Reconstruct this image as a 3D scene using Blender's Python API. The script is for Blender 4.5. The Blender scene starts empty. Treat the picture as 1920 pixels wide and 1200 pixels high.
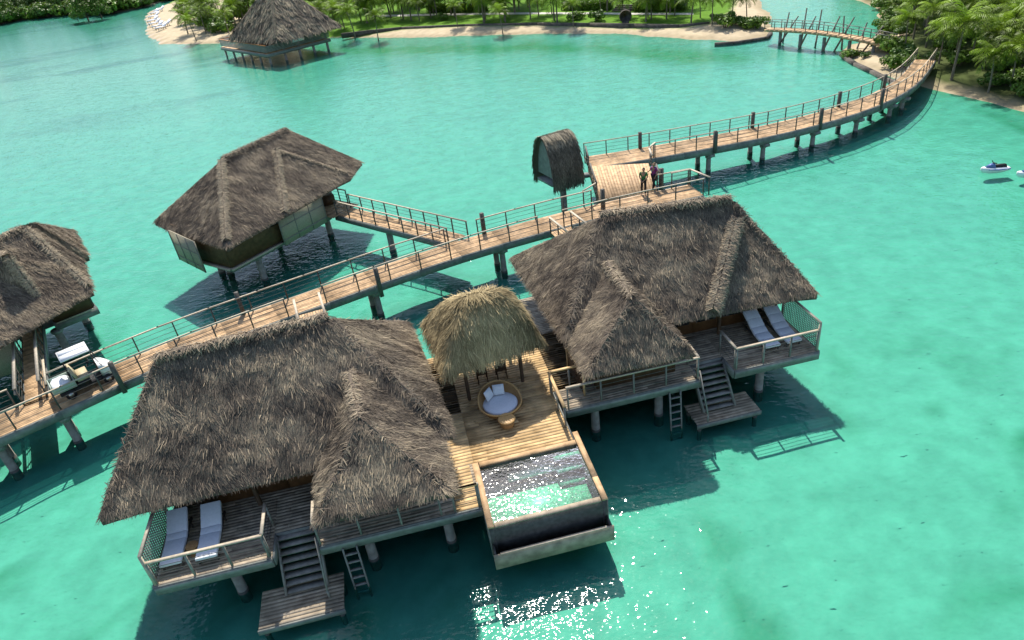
import bpy, math, random
import numpy as np
from mathutils import Vector, Matrix

random.seed(7)
rng = np.random.default_rng(11)
S = bpy.context.scene
COL = S.collection
R = math.radians

# ------------------------------------------------------------------ camera
FPX, PITCH, ROLL, HC = 1300.0, 0.56234, 0.131428, 19.0
_c, _s, _cp, _sp = math.cos(ROLL), math.sin(ROLL), math.cos(PITCH), math.sin(PITCH)
C_R = Vector((_c, -_s * _sp, -_s * _cp))
C_D = Vector((-_s, -_c * _sp, -_c * _cp))
C_F = Vector((0, _cp, -_sp))
CAMP = Vector((0, 0, HC))


def ray(px, py):
    return C_R * ((px - 960) / FPX) + C_D * ((py - 600) / FPX) + C_F


def W(px, py, z=2.0):
    """point of the plan at height z (survey of the photograph on a level plane)"""
    r = ray(px, py)
    return CAMP + r * ((z - HC) / r.z)


def height_at(P, px, py):
    """height of something standing over P that is seen at (px, py)"""
    r = ray(px, py)
    t = math.hypot(P.x, P.y) / math.hypot(r.x, r.y)
    return HC + r.z * t


# ------------------------------------------------------------------ mesh builder
class MB:
    def __init__(self):
        self.v, self.f, self.t, self.n = [], [], [], 0

    def add(self, verts, faces, tone=1.0):
        verts = np.asarray(verts, dtype=np.float64).reshape(-1, 3)
        off = self.n
        self.v.append(verts)
        self.n += len(verts)
        if np.isscalar(tone):
            tone = np.full(len(verts), float(tone))
        self.t.append(np.asarray(tone, dtype=np.float64))
        if isinstance(faces, np.ndarray):
            self.f.append(faces + off)
        else:
            by = {}
            for f in faces:
                by.setdefault(len(f), []).append(f)
            for k, L in by.items():
                self.f.append(np.array(L, dtype=np.int64) + off)
        return self

    def quad(self, a, b, c, d, tone=1.0):
        return self.add([a, b, c, d], [(0, 1, 2, 3)], tone)

    def hexa(self, b4, t4, tone=1.0):
        return self.add(list(b4) + list(t4), [(3, 2, 1, 0), (4, 5, 6, 7), (0, 1, 5, 4), (1, 2, 6, 5), (2, 3, 7, 6), (3, 0, 4, 7)], tone)

    def box(self, c, sx, sy, sz, rz=0.0, tone=1.0):
        c = Vector(c)
        ux = Vector((math.cos(rz), math.sin(rz), 0)) * (sx / 2)
        uy = Vector((-math.sin(rz), math.cos(rz), 0)) * (sy / 2)
        uz = Vector((0, 0, sz / 2))
        q = [-ux - uy, ux - uy, ux + uy, -ux + uy]
        return self.hexa([c + e - uz for e in q], [c + e + uz for e in q], tone)

    def beam(self, p, q, w, h, tone=1.0):
        p, q = Vector(p), Vector(q)
        d = (q - p).normalized()
        s = d.cross(Vector((0, 0, 1)))
        if s.length < 1e-3:
            s = Vector((1, 0, 0))
        s = s.normalized()
        u = s.cross(d).normalized()
        a, b = s * (w / 2), u * (h / 2)
        k = [-a - b, a - b, a + b, -a + b]
        return self.hexa([p + e for e in k], [q + e for e in k], tone)

    def tube(self, pts, rad, n=8, cap=True, tone=1.0):
        pts = [Vector(p) for p in pts]
        if np.isscalar(rad):
            rad = [rad] * len(pts)
        rings = []
        ref = Vector((0.3, 0.9, 0.2))
        for i, p in enumerate(pts):
            d = (pts[min(i + 1, len(pts) - 1)] - pts[max(i - 1, 0)]).normalized()
            a = d.cross(ref)
            if a.length < 1e-3:
                a = d.cross(Vector((1, 0, 0)))
            a.normalize()
            b = d.cross(a)
            for k in range(n):
                an = 2 * math.pi * k / n
                rings.append(p + (a * math.cos(an) + b * math.sin(an)) * rad[i])
        F = []
        for i in range(len(pts) - 1):
            for k in range(n):
                k2 = (k + 1) % n
                F.append((i * n + k, i * n + k2, (i + 1) * n + k2, (i + 1) * n + k))
        if cap:
            F.append(tuple(range(n)))
            F.append(tuple(range((len(pts) - 1) * n, len(pts) * n)))
        return self.add(rings, F, tone)

    def lathe(self, c, prof, n=20, tone=1.0):
        """prof: list of (radius, z)"""
        c = Vector(c)
        V, F = [], []
        for r, z in prof:
            for k in range(n):
                a = 2 * math.pi * k / n
                V.append(c + Vector((r * math.cos(a), r * math.sin(a), z)))
        m = len(prof)
        for i in range(m - 1):
            for k in range(n):
                k2 = (k + 1) % n
                F.append((i * n + k, i * n + k2, (i + 1) * n + k2, (i + 1) * n + k))
        F.append(tuple(range(n)))
        F.append(tuple(range((m - 1) * n, m * n)))
        return self.add(V, F, tone)

    def prism(self, poly, z0, z1, tone=1.0):
        n = len(poly)
        V = [(p[0], p[1], z0) for p in poly] + [(p[0], p[1], z1) for p in poly]
        F = [tuple(reversed(range(n))), tuple(range(n, 2 * n))] + [(i, (i + 1) % n, n + (i + 1) % n, n + i) for i in range(n)]
        return self.add(V, F, tone)

    def build(self, name, mat=None, parent=None, label=None, smooth=False):
        V = np.concatenate(self.v)
        T = np.concatenate(self.t)
        if parent is not None:
            b = parent
            off = np.zeros(3)
            while b is not None:
                off += np.array(b.location)
                b = b.parent
            V = V - off
        me = bpy.data.meshes.new(name)
        me.vertices.add(len(V))
        me.vertices.foreach_set('co', V.astype(np.float32).ravel())
        tot = np.concatenate([np.full(len(f), f.shape[1]) for f in self.f])
        loops = np.concatenate([f.ravel() for f in self.f])
        me.loops.add(len(loops))
        me.loops.foreach_set('vertex_index', loops.astype(np.int32))
        me.polygons.add(len(tot))
        st = np.concatenate([[0], np.cumsum(tot)[:-1]])
        me.polygons.foreach_set('loop_start', st.astype(np.int32))
        me.polygons.foreach_set('loop_total', tot.astype(np.int32))
        if smooth:
            me.polygons.foreach_set('use_smooth', np.ones(len(tot), dtype=bool))
        at = me.attributes.new('tone', 'FLOAT', 'POINT')
        at.data.foreach_set('value', T.astype(np.float32))
        me.update(calc_edges=True)
        me.validate()
        o = bpy.data.objects.new(name, me)
        COL.objects.link(o)
        if mat is not None:
            me.materials.append(mat)
        if parent is not None:
            o.parent = parent
        if label:
            o['label'] = label
        return o


def tag(o, label=None, cat=None, group=None, kind=None):
    if label: o['label'] = label
    if cat: o['category'] = cat
    if group: o['group'] = group
    if kind: o['kind'] = kind
    return o


def thing(name, label, cat, loc=(0, 0, 0), rz=0.0, group=None):
    o = bpy.data.objects.new(name, None)
    COL.objects.link(o)
    o.empty_display_size = 0.3
    o.location = loc
    o.rotation_euler = (0, 0, rz)
    return tag(o, label, cat, group)


def dup(root, loc, rz=0.0, label=None, group=None, scale=1.0):
    r = root.copy()
    COL.objects.link(r)
    r.location = loc
    r.rotation_euler = (0, 0, rz)
    r.scale = (scale, scale, scale)
    if label: r['label'] = label
    if group: r['group'] = group
    for ch in list(root.children):
        c = ch.copy()
        COL.objects.link(c)
        c.parent = r
        for g in list(ch.children):
            d = g.copy()
            COL.objects.link(d)
            d.parent = c
    return r


# ------------------------------------------------------------------ noise
def vnoise(x, y, seed=0):
    x, y = np.asarray(x, float), np.asarray(y, float)
    xi, yi = np.floor(x).astype(np.int64), np.floor(y).astype(np.int64)
    xf, yf = x - xi, y - yi

    def h(a, b):
        k = (a * 374761393 + b * 668265263 + seed * 1442695041) & 0xFFFFFFFF
        k = ((k ^ (k >> 13)) * 1274126177) & 0xFFFFFFFF
        return ((k ^ (k >> 16)) & 0xFFFF) / 65535.0
    sx, sy = xf * xf * (3 - 2 * xf), yf * yf * (3 - 2 * yf)
    a = h(xi, yi) * (1 - sx) + h(xi + 1, yi) * sx
    b = h(xi, yi + 1) * (1 - sx) + h(xi + 1, yi + 1) * sx
    return a * (1 - sy) + b * sy


def fbm(x, y, seed=0, o=3):
    s, a, t = 0, 1.0, 0
    for i in range(o):
        s = s + a * vnoise(np.asarray(x) * 2 ** i, np.asarray(y) * 2 ** i, seed + i)
        t += a
        a *= 0.55
    return s / t


# ------------------------------------------------------------------ materials
def mat(name, col, rough=0.7, nscale=0.0, namt=0.3, tone=False, bump=0.0, bscale=20.0, spec=0.3, stretch=None, trans=0.0, metallic=0.0):
    m = bpy.data.materials.new(name)
    m.use_nodes = True
    nt = m.node_tree
    b = nt.nodes['Principled BSDF']
    b.inputs['Roughness'].default_value = rough
    b.inputs['Specular IOR Level'].default_value = spec
    b.inputs['Metallic'].default_value = metallic
    b.inputs['Base Color'].default_value = (*col, 1)
    out = None
    tc = nt.nodes.new('ShaderNodeTexCoord')
    vec = tc.outputs['Object']
    if stretch:
        mp = nt.nodes.new('ShaderNodeMapping')
        mp.inputs['Scale'].default_value = stretch[:3]
        if len(stretch) > 3:
            mp.inputs['Rotation'].default_value = (0, 0, stretch[3])
        nt.links.new(vec, mp.inputs['Vector'])
        vec = mp.outputs['Vector']
    fac = None
    if nscale:
        n = nt.nodes.new('ShaderNodeTexNoise')
        n.inputs['Scale'].default_value = nscale
        n.inputs['Detail'].default_value = 5
        nt.links.new(vec, n.inputs['Vector'])
        mr = nt.nodes.new('ShaderNodeMapRange')
        mr.inputs['From Min'].default_value = 0.3
        mr.inputs['From Max'].default_value = 0.7
        mr.inputs['To Min'].default_value = 1 - namt
        mr.inputs['To Max'].default_value = 1 + namt
        nt.links.new(n.outputs['Fac'], mr.inputs['Value'])
        fac = mr.outputs['Result']
    if tone:
        a = nt.nodes.new('ShaderNodeAttribute')
        a.attribute_name = 'tone'
        if fac is None:
            fac = a.outputs['Fac']
        else:
            mu = nt.nodes.new('ShaderNodeMath')
            mu.operation = 'MULTIPLY'
            nt.links.new(fac, mu.inputs[0])
            nt.links.new(a.outputs['Fac'], mu.inputs[1])
            fac = mu.outputs[0]
    if fac is not None:
        vm = nt.nodes.new('ShaderNodeVectorMath')
        vm.operation = 'SCALE'
        vm.inputs[0].default_value = col
        nt.links.new(fac, vm.inputs['Scale'])
        nt.links.new(vm.outputs['Vector'], b.inputs['Base Color'])
    if bump:
        n2 = nt.nodes.new('ShaderNodeTexNoise')
        n2.inputs['Scale'].default_value = bscale
        n2.inputs['Detail'].default_value = 4
        nt.links.new(vec, n2.inputs['Vector'])
        bp = nt.nodes.new('ShaderNodeBump')
        bp.inputs['Strength'].default_value = bump
        bp.inputs['Distance'].default_value = 0.05
        nt.links.new(n2.outputs['Fac'], bp.inputs['Height'])
        nt.links.new(bp.outputs['Normal'], b.inputs['Normal'])
    if trans:
        b.inputs['Transmission Weight'].default_value = 0
        tr = nt.nodes.new('ShaderNodeBsdfTranslucent')
        mx = nt.nodes.new('ShaderNodeMixShader')
        mx.inputs[0].default_value = trans
        o = nt.nodes['Material Output']
        tr.inputs['Color'].default_value = (col[0] * 1.6, col[1] * 1.6, col[2] * 1.2, 1)
        if fac is not None:
            nt.links.new(vm.outputs['Vector'], tr.inputs['Color'])
        nt.links.new(b.outputs[0], mx.inputs[1])
        nt.links.new(tr.outputs[0], mx.inputs[2])
        nt.links.new(mx.outputs[0], o.inputs['Surface'])
    return m


def thatch_mat(name, dark, mid, light):
    m = mat(name, mid, 0.85, spec=0.15)
    nt = m.node_tree
    b = nt.nodes['Principled BSDF']
    a = nt.nodes.new('ShaderNodeAttribute')
    a.attribute_name = 'tone'
    r = nt.nodes.new('ShaderNodeValToRGB')
    r.color_ramp.elements[0].color = (*dark, 1)
    r.color_ramp.elements[1].color = (*light, 1)
    e = r.color_ramp.elements.new(0.45)
    e.color = (*mid, 1)
    nt.links.new(a.outputs['Fac'], r.inputs['Fac'])
    nt.links.new(r.outputs['Color'], b.inputs['Base Color'])
    return m


M = {}
M['thatch'] = thatch_mat('weathered_thatch', (0.045, 0.037, 0.032), (0.172, 0.136, 0.102), (0.44, 0.355, 0.24))
M['thatch_new'] = thatch_mat('fresh_thatch', (0.06, 0.048, 0.026), (0.26, 0.20, 0.105), (0.64, 0.50, 0.27))
M['thatch_dark'] = thatch_mat('old_thatch', (0.045, 0.04, 0.03), (0.15, 0.13, 0.095), (0.36, 0.31, 0.22))
M['deck'] = mat('weathered_decking', (0.50, 0.325, 0.175), 0.65, 3.0, 0.35, tone=True, bump=0.2, bscale=30)
M['deck_grey'] = mat('shade_grey_decking', (0.36, 0.295, 0.215), 0.7, 3.0, 0.35, tone=True, bump=0.2, bscale=30)  # villa decks' shade mixed into the colour: darker and greyer than the boardwalk
M['teak'] = mat('warm_teak_boards', (0.56, 0.375, 0.18), 0.6, 2.5, 0.3, tone=True, bump=0.15, bscale=30)
M['grey_wood'] = mat('grey_weathered_timber', (0.235, 0.22, 0.195), 0.7, 6.0, 0.25, tone=True, bump=0.2)
M['rail'] = mat('pale_handrail_timber', (0.47, 0.40, 0.30), 0.6, 8.0, 0.2, tone=True)
M['post'] = mat('dark_rail_post_timber', (0.10, 0.09, 0.075), 0.6, 8.0, 0.25, tone=True)
M['fascia'] = mat('grey_green_edge_beam', (0.20, 0.205, 0.185), 0.75, 4.0, 0.2, tone=True)
M['concrete'] = mat('stained_concrete', (0.24, 0.235, 0.21), 0.85, 5.0, 0.3, tone=True, bump=0.3)
M['pile'] = mat('pile_concrete', (0.30, 0.28, 0.24), 0.85, 4.0, 0.25, tone=True, bump=0.3)
M['wall'] = mat('dark_stained_wall', (0.10, 0.058, 0.028), 0.6, 4.0, 0.3, tone=True)
M['door'] = mat('varnished_door', (0.17, 0.085, 0.035), 0.5, 5.0, 0.25, tone=True)
M['glass'] = mat('dark_window_glass', (0.02, 0.025, 0.03), 0.08, spec=0.6)
M['weave'] = mat('woven_bamboo', (0.36, 0.32, 0.23), 0.75, 30.0, 0.3, tone=True, bump=0.3, bscale=60)
M['cable'] = mat('steel_cable', (0.18, 0.18, 0.17), 0.4, metallic=0.6)
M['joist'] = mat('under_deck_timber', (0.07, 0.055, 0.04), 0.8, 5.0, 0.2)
M['cushion'] = mat('white_canvas', (0.74, 0.75, 0.78), 0.85, 12.0, 0.05, bump=0.1)
M['wicker'] = mat('wicker', (0.34, 0.19, 0.075), 0.6, 40.0, 0.35, bump=0.5, bscale=80)
M['rim'] = mat('pale_rattan_rim', (0.55, 0.33, 0.13), 0.5, 30.0, 0.2)
M['white'] = mat('white_gelcoat', (0.80, 0.80, 0.79), 0.3, 5.0, 0.04)
M['black'] = mat('black_rubber', (0.018, 0.018, 0.02), 0.6)
M['chrome'] = mat('steel_trim', (0.5, 0.5, 0.5), 0.3, metallic=0.9)
M['cartgreen'] = mat('pale_green_body', (0.42, 0.50, 0.42), 0.35, 5.0, 0.05)
M['beige'] = mat('beige_vinyl', (0.46, 0.38, 0.24), 0.55)
M['tile'] = mat('pool_tile', (0.20, 0.46, 0.32), 0.35, 14.0, 0.55, bump=0.1)
M['darkstone'] = mat('dark_pool_stone', (0.09, 0.085, 0.075), 0.6, 6.0, 0.3)
M['skin'] = mat('skin', (0.36, 0.20, 0.13), 0.55)
M['hair'] = mat('dark_hair', (0.025, 0.018, 0.012), 0.6)
M['blond'] = mat('light_brown_hair', (0.16, 0.10, 0.05), 0.6)
M['shirt_g'] = mat('green_shirt', (0.03, 0.16, 0.05), 0.8, 20.0, 0.1)
M['shirt_p'] = mat('purple_shirt', (0.22, 0.03, 0.17), 0.8, 20.0, 0.1)
M['trouser'] = mat('dark_trousers', (0.015, 0.015, 0.02), 0.8)
M['palmleaf'] = mat('palm_leaf', (0.15, 0.235, 0.012), 0.5, 0, 0, tone=True, spec=0.2, trans=0.22)
M['leaf'] = mat('broad_leaf', (0.105, 0.185, 0.018), 0.5, 0, 0, tone=True, trans=0.22)
M['leaf2'] = mat('dark_leaf', (0.06, 0.125, 0.014), 0.5, 0, 0, tone=True, trans=0.2)
M['trunk'] = mat('palm_trunk', (0.21, 0.17, 0.125), 0.85, 9.0, 0.3, bump=0.3)
M['bark'] = mat('bark', (0.10, 0.075, 0.05), 0.9, 9.0, 0.3, bump=0.3)
M['stone'] = mat('dark_stone', (0.11, 0.095, 0.08), 0.9, 2.5, 0.4, bump=0.4, bscale=8)
M['pathmat'] = mat('pale_gravel', (0.56, 0.53, 0.47), 0.9, 6.0, 0.12)
M['blue'] = mat('blue_hull', (0.10, 0.16, 0.36), 0.35)
M['orange'] = mat('varnished_rail', (0.42, 0.17, 0.05), 0.5)


# ------------------------------------------------------------------ copies of board runs
def frame(P0, P1, flip):
    """plan frame: t runs from P0 towards P1, n runs away from the camera"""
    u = (P1 - P0)
    u.z = 0
    u.normalize()
    n = Vector((-u.y, u.x, 0))
    if flip:
        n = -n

    def F(t, nn, z=0.0):
        return Vector((P0.x, P0.y, 0)) + u * t + n * nn + Vector((0, 0, z))
    F.u, F.n = u, n
    return F


def lbox(mb, F, t0, t1, n0, n1, z0, z1, tone=1.0):
    q = [(t0, n0), (t1, n0), (t1, n1), (t0, n1)]
    return mb.hexa([F(a, b, z0) for a, b in q], [F(a, b, z1) for a, b in q], tone)


def boards(mb, F, t0, t1, n0, n1, z, along='t', w=0.14, gap=0.014, seg=2.4, th=0.035, lo=0.7, hi=1.15):
    a0, a1, b0, b1 = (t0, t1, n0, n1) if along == 't' else (n0, n1, t0, t1)
    nb = max(1, round((b1 - b0) / w))
    ww = (b1 - b0) / nb
    for i in range(nb):
        y0, y1 = b0 + i * ww + gap / 2, b0 + (i + 1) * ww - gap / 2
        x = a0
        first = True
        while x < a1 - 1e-6:
            L = seg * (random.uniform(0.3, 1) if first else random.uniform(0.8, 1.2))
            first = False
            x2 = min(a1, x + L)
            if a1 - x2 < 0.3: x2 = a1
            tn = random.uniform(lo, hi)
            if along == 't':
                lbox(mb, F, x + 0.002, x2 - 0.002, y0, y1, z - th, z, tn)
            else:
                lbox(mb, F, y0, y1, x + 0.002, x2 - 0.002, z - th, z, tn)
            x = x2


def polyline(pts, step):
    """resample a list of Vectors"""
    d = [0]
    for a, b in zip(pts, pts[1:]):
        d.append(d[-1] + (b - a).length)
    n = max(1, round(d[-1] / step))
    out = []
    for i in range(n + 1):
        s = d[-1] * i / n
        k = max(j for j in range(len(d)) if d[j] <= s + 1e-9)
        k = min(k, len(pts) - 2)
        f = (s - d[k]) / max(1e-9, d[k + 1] - d[k])
        out.append(pts[k].lerp(pts[k + 1], f))
    return out


def rail(parent, pts, h=1.0, step=1.7, wires=3, mrail='rail', mpost='post', w=0.09, skip_first=False, skip_last=False, pw=0.06, even=True):
    """handrail on posts with steel cables; pts at deck level"""
    P = polyline(pts, step) if even else pts
    up = Vector((0, 0, 1))
    tr = MB()
    for a, b in zip(pts, pts[1:]):
        e = (b - a).normalized() * 0.045
        tr.beam(a + up * h - e, b + up * h + e, w, 0.05, random.uniform(0.9, 1.1))
    tr.build('handrail', M[mrail], parent)
    cb = MB()
    for k in range(wires):
        z = h * (k + 1) / (wires + 1)
        for a, b in zip(pts, pts[1:]):
            cb.tube([a + up * z, b + up * z], 0.011, 5)
    cb.build('rail_cable', M['cable'], parent)
    for i, p in enumerate(P):
        if (i == 0 and skip_first) or (i == len(P) - 1 and skip_last): continue
        a = P[max(i - 1, 0)]
        b = P[min(i + 1, len(P) - 1)]
        an = math.atan2(b.y - a.y, b.x - a.x)
        MB().box(p + up * ((h - 0.025 - 0.1) / 2), pw, pw, h - 0.025 + 0.1, an, random.uniform(0.8, 1.2)).build('rail_post', M[mpost], parent)


def pile(parent, P, ztop, r=0.16, bed=-1.6, cap=True, lean=(0, 0), n=12):
    mb = MB()
    b = Vector((P.x + lean[0], P.y + lean[1], bed))
    t = Vector((P.x, P.y, ztop))
    k = (0.12 - bed) / (ztop - bed)
    mid = b.lerp(t, k)
    o = mb.tube([mid, t], [r, r * 0.96], n, tone=1.0).build('pile', M['pile'], parent)
    # stained wet foot of the pile
    MB().tube([b, b.lerp(t, 0.5 * k), mid], [r * 1.12, r * 1.14, r * 1.1], n).build('pile_foot', M['darkstone'], o)
    if cap:
        MB().lathe((P.x, P.y, ztop - 0.22), [(r * 0.97, 0), (r * 1.5, 0.08), (r * 1.5, 0.215)], 10).build('pile_head', M['concrete'], o)
    return o


# ------------------------------------------------------------------ thatch
class Body:
    """one hipped thatch volume: height = soft minimum of its slopes over a convex plan"""

    def __init__(self, faces, k=0.12, foot=None):
        self.faces = [[Vector(p) for p in f] for f in faces]
        self.k = k
        self.pl = []
        for f in self.faces:
            A = np.array([[p.x, p.y, 1] for p in f])
            b = np.array([p.z for p in f])
            self.pl.append(np.linalg.lstsq(A, b, rcond=None)[0])
        self.pl = np.array(self.pl)
        self.foot = [Vector(p) for p in foot]
        c = sum(self.foot, Vector()) / len(self.foot)
        self.c = c

    def z(self, x, y):
        Z = self.pl[:, 0][:, None] * x + self.pl[:, 1][:, None] * y + self.pl[:, 2][:, None]
        m = Z.min(0)
        return m - self.k * np.log(np.exp(-(Z - m) / self.k).sum(0))

    def inside(self, x, y, tol=0.0):
        r = np.ones_like(x, dtype=bool)
        n = len(self.foot)
        for i in range(n):
            a, b = self.foot[i], self.foot[(i + 1) % n]
            ex, ey = b.x - a.x, b.y - a.y
            L = math.hypot(ex, ey)
            side = (ex * (self.c.y - a.y) - ey * (self.c.x - a.x))
            d = (ex * (y - a.y) - ey * (x - a.x)) * (1 if side > 0 else -1) / L
            r &= d > tol
        return r

    def grad(self, x, y, e=0.03):
        gx = (self.z(x + e, y) - self.z(x - e, y)) / (2 * e)
        gy = (self.z(x, y + e) - self.z(x, y - e)) / (2 * e)
        return gx, gy


def add_blades(mb, P, D, N, L, w, l0, l1, tone, bend=0.0):
    """P roots, D unit directions, N normals"""
    Sd = np.cross(D, N)
    Sd /= np.linalg.norm(Sd, axis=1, keepdims=True) + 1e-9
    tw = rng.uniform(-0.5, 0.5, len(P))[:, None]
    Sd = Sd + N * tw
    a = P + N * l0[:, None]
    t = P + D * L[:, None] + N * l1[:, None]
    t[:, 2] -= bend
    hw = (w / 2)[:, None]
    V = np.stack([a - Sd * hw, a + Sd * hw, t + Sd * hw * 0.45, t - Sd * hw * 0.45], 1).reshape(-1, 3)
    F = np.arange(len(P) * 4).reshape(-1, 4)
    T = np.repeat(tone, 4)
    T = T.reshape(-1, 4)
    T[:, 2:] *= 1.12
    mb.add(V, F, np.clip(T.ravel(), 0, 1))


def thatch_roof(name, bodies, matl, parent, dens=230, thick=0.26, blade=(0.15, 0.36), bw=(0.012, 0.026), lift=0.042, rough=0.19, eave_open=None, fringe=120, tone0=0.40, flen=0.55):
    mb = MB()
    ng = 10
    for bi, B in enumerate(bodies):
        for f in B.faces:
            q = f if len(f) == 4 else [f[0], f[1], f[2], f[2]]
            s = np.linspace(0, 1, ng + 1)
            a, b = np.meshgrid(s, s, indexing='ij')
            q = [np.array(p) for p in q]
            X = ((1 - a) * (1 - b))[..., None] * q[0] + (a * (1 - b))[..., None] * q[1] + (a * b)[..., None] * q[2] + ((1 - a) * b)[..., None] * q[3]
            X = X.reshape(-1, 3)
            X[:, 2] = B.z(X[:, 0], X[:, 1]) - 0.03
            X2 = X.copy()
            X2[:, 2] -= thick
            idx = np.arange((ng + 1) ** 2).reshape(ng + 1, ng + 1)
            Q = np.stack([idx[:-1, :-1], idx[1:, :-1], idx[1:, 1:], idx[:-1, 1:]], -1).reshape(-1, 4)
            tn = 0.25 + 0.3 * fbm(X[:, 0] * 2, X[:, 1] * 2, 5)
            mb.add(X, Q, tn)
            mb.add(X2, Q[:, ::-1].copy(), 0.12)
        n = len(B.foot)
        for i in range(n):
            a, b = B.foot[i], B.foot[(i + 1) % n]
            ss = np.linspace(0, 1, 21)
            xs, ys = a.x + (b.x - a.x) * ss, a.y + (b.y - a.y) * ss
            zs = B.z(xs, ys) - 0.03
            V = np.concatenate([np.stack([xs, ys, zs], 1), np.stack([xs, ys, zs - thick], 1)])
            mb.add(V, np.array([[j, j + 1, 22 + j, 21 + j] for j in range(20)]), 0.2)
        # straw on the slopes
        for f in B.faces:
            q = [np.array(p) for p in (f if len(f) == 4 else [f[0], f[1], f[2]])]
            tris = [(q[0], q[1], q[2])] + ([(q[0], q[2], q[3])] if len(q) == 4 else [])
            for tr in tris:
                ar = np.linalg.norm(np.cross(tr[1] - tr[0], tr[2] - tr[0])) / 2
                m = int(ar * dens)
                r1, r2 = rng.random(m), rng.random(m)
                sq = np.sqrt(r1)
                P = (1 - sq)[:, None] * tr[0] + (sq * (1 - r2))[:, None] * tr[1] + (sq * r2)[:, None] * tr[2]
                blade_set(mb, B, [o for o in bodies if o is not B], P[:, 0], P[:, 1], blade, bw, lift, rough, tone0, bi)
        # fringe along the eaves
        for i in range(n):
            if eave_open and (bi, i) in eave_open: continue
            a, b = B.foot[i], B.foot[(i + 1) % n]
            L = (b - a).length
            m = int(L * fringe)
            s = rng.random(m)
            x, y = a.x + (b.x - a.x) * s, a.y + (b.y - a.y) * s
            # outward
            ox, oy = (b.y - a.y) / L, -(b.x - a.x) / L
            if ox * (B.c.x - a.x) + oy * (B.c.y - a.y) > 0: ox, oy = -ox, -oy
            ins = rng.uniform(0.02, 0.3, m)
            x, y = x - ox * ins, y - oy * ins
            keep = np.ones(m, bool)
            for o in bodies:
                if o is not B:
                    keep &= ~(o.inside(x, y, 0.05) & (o.z(x, y) > B.z(x, y) - 0.1))
            x, y = x[keep], y[keep]
            m = len(x)
            gx, gy = B.grad(x, y)
            dz = gx * ox + gy * oy
            z = B.z(x, y) - rng.uniform(0.0, thick * 0.8, m)
            D = np.stack([ox + rng.normal(0, 0.25, m), oy + rng.normal(0, 0.25, m), np.minimum(dz, -0.4) - rng.uniform(0.2, 1.3, m)], 1)
            D /= np.linalg.norm(D, axis=1, keepdims=True)
            N = np.stack([np.full(m, ox), np.full(m, oy), np.full(m, 0.8)], 1)
            N /= np.linalg.norm(N, axis=1, keepdims=True)
            patch = fbm(x * 1.6, y * 1.6, 9)
            LL = rng.uniform(0.12, 0.36, m) * (0.45 + patch) * flen
            tn = tone0 - 0.02 + rng.normal(0, 0.15, m) + (patch - 0.5) * 0.5
            add_blades(mb, np.stack([x, y, z], 1), D, N, LL, rng.uniform(0.015, 0.032, m), np.zeros(m), rng.uniform(-0.02, 0.06, m), tn)
    return mb.build(name, M[matl], parent)


def blade_set(mb, B, others, x, y, blade, bw, lift, rough, tone0, seed=0):
    keep = np.ones(len(x), bool)
    z = B.z(x, y)
    for o in others:
        keep &= ~(o.inside(x, y, 0.0) & (o.z(x, y) > z + 0.03))
    x, y, z = x[keep], y[keep], z[keep]
    m = len(x)
    gx, gy = B.grad(x, y)
    g = np.sqrt(gx * gx + gy * gy) + 1e-6
    N = np.stack([-gx, -gy, np.ones(m)], 1)
    N /= np.linalg.norm(N, axis=1, keepdims=True)
    D = np.stack([-gx / g, -gy / g, -g], 1)
    D /= np.linalg.norm(D, axis=1, keepdims=True)
    Sd = np.cross(D, N)
    # clumped disorder: each tuft leans its own way
    cl = fbm(x * 1.7 + 3, y * 1.7, 21 + seed, 2) - 0.5
    cl2 = fbm(x * 3.3 + z * 2.0, y * 3.3 + z * 2.0, 31 + seed, 2) - 0.5
    ang = rng.normal(0, rough, m) + cl * 1.3
    D = D * np.cos(ang)[:, None] + Sd * np.sin(ang)[:, None]
    L = rng.uniform(*blade, m)
    big = np.clip(0.5 + cl2 * 2.2, 0.05, 1.4)
    l1 = lift * big * rng.uniform(0.3, 1.5, m)
    # an odd straw sticks right out
    odd = rng.random(m) < 0.012
    l1[odd] += rng.uniform(0.05, 0.16, odd.sum())
    l0 = rng.uniform(-0.03, 0.03, m)
    pat = fbm(x * 0.9, y * 0.9 + z, 41 + seed, 3) - 0.5
    tn = tone0 + pat * 0.8 + cl2 * 0.45 + rng.normal(0, 0.13, m)
    tn[odd] += 0.2
    add_blades(mb, np.stack([x, y, z], 1), D, N, L, rng.uniform(*bw, m), l0, l1, tn)


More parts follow.
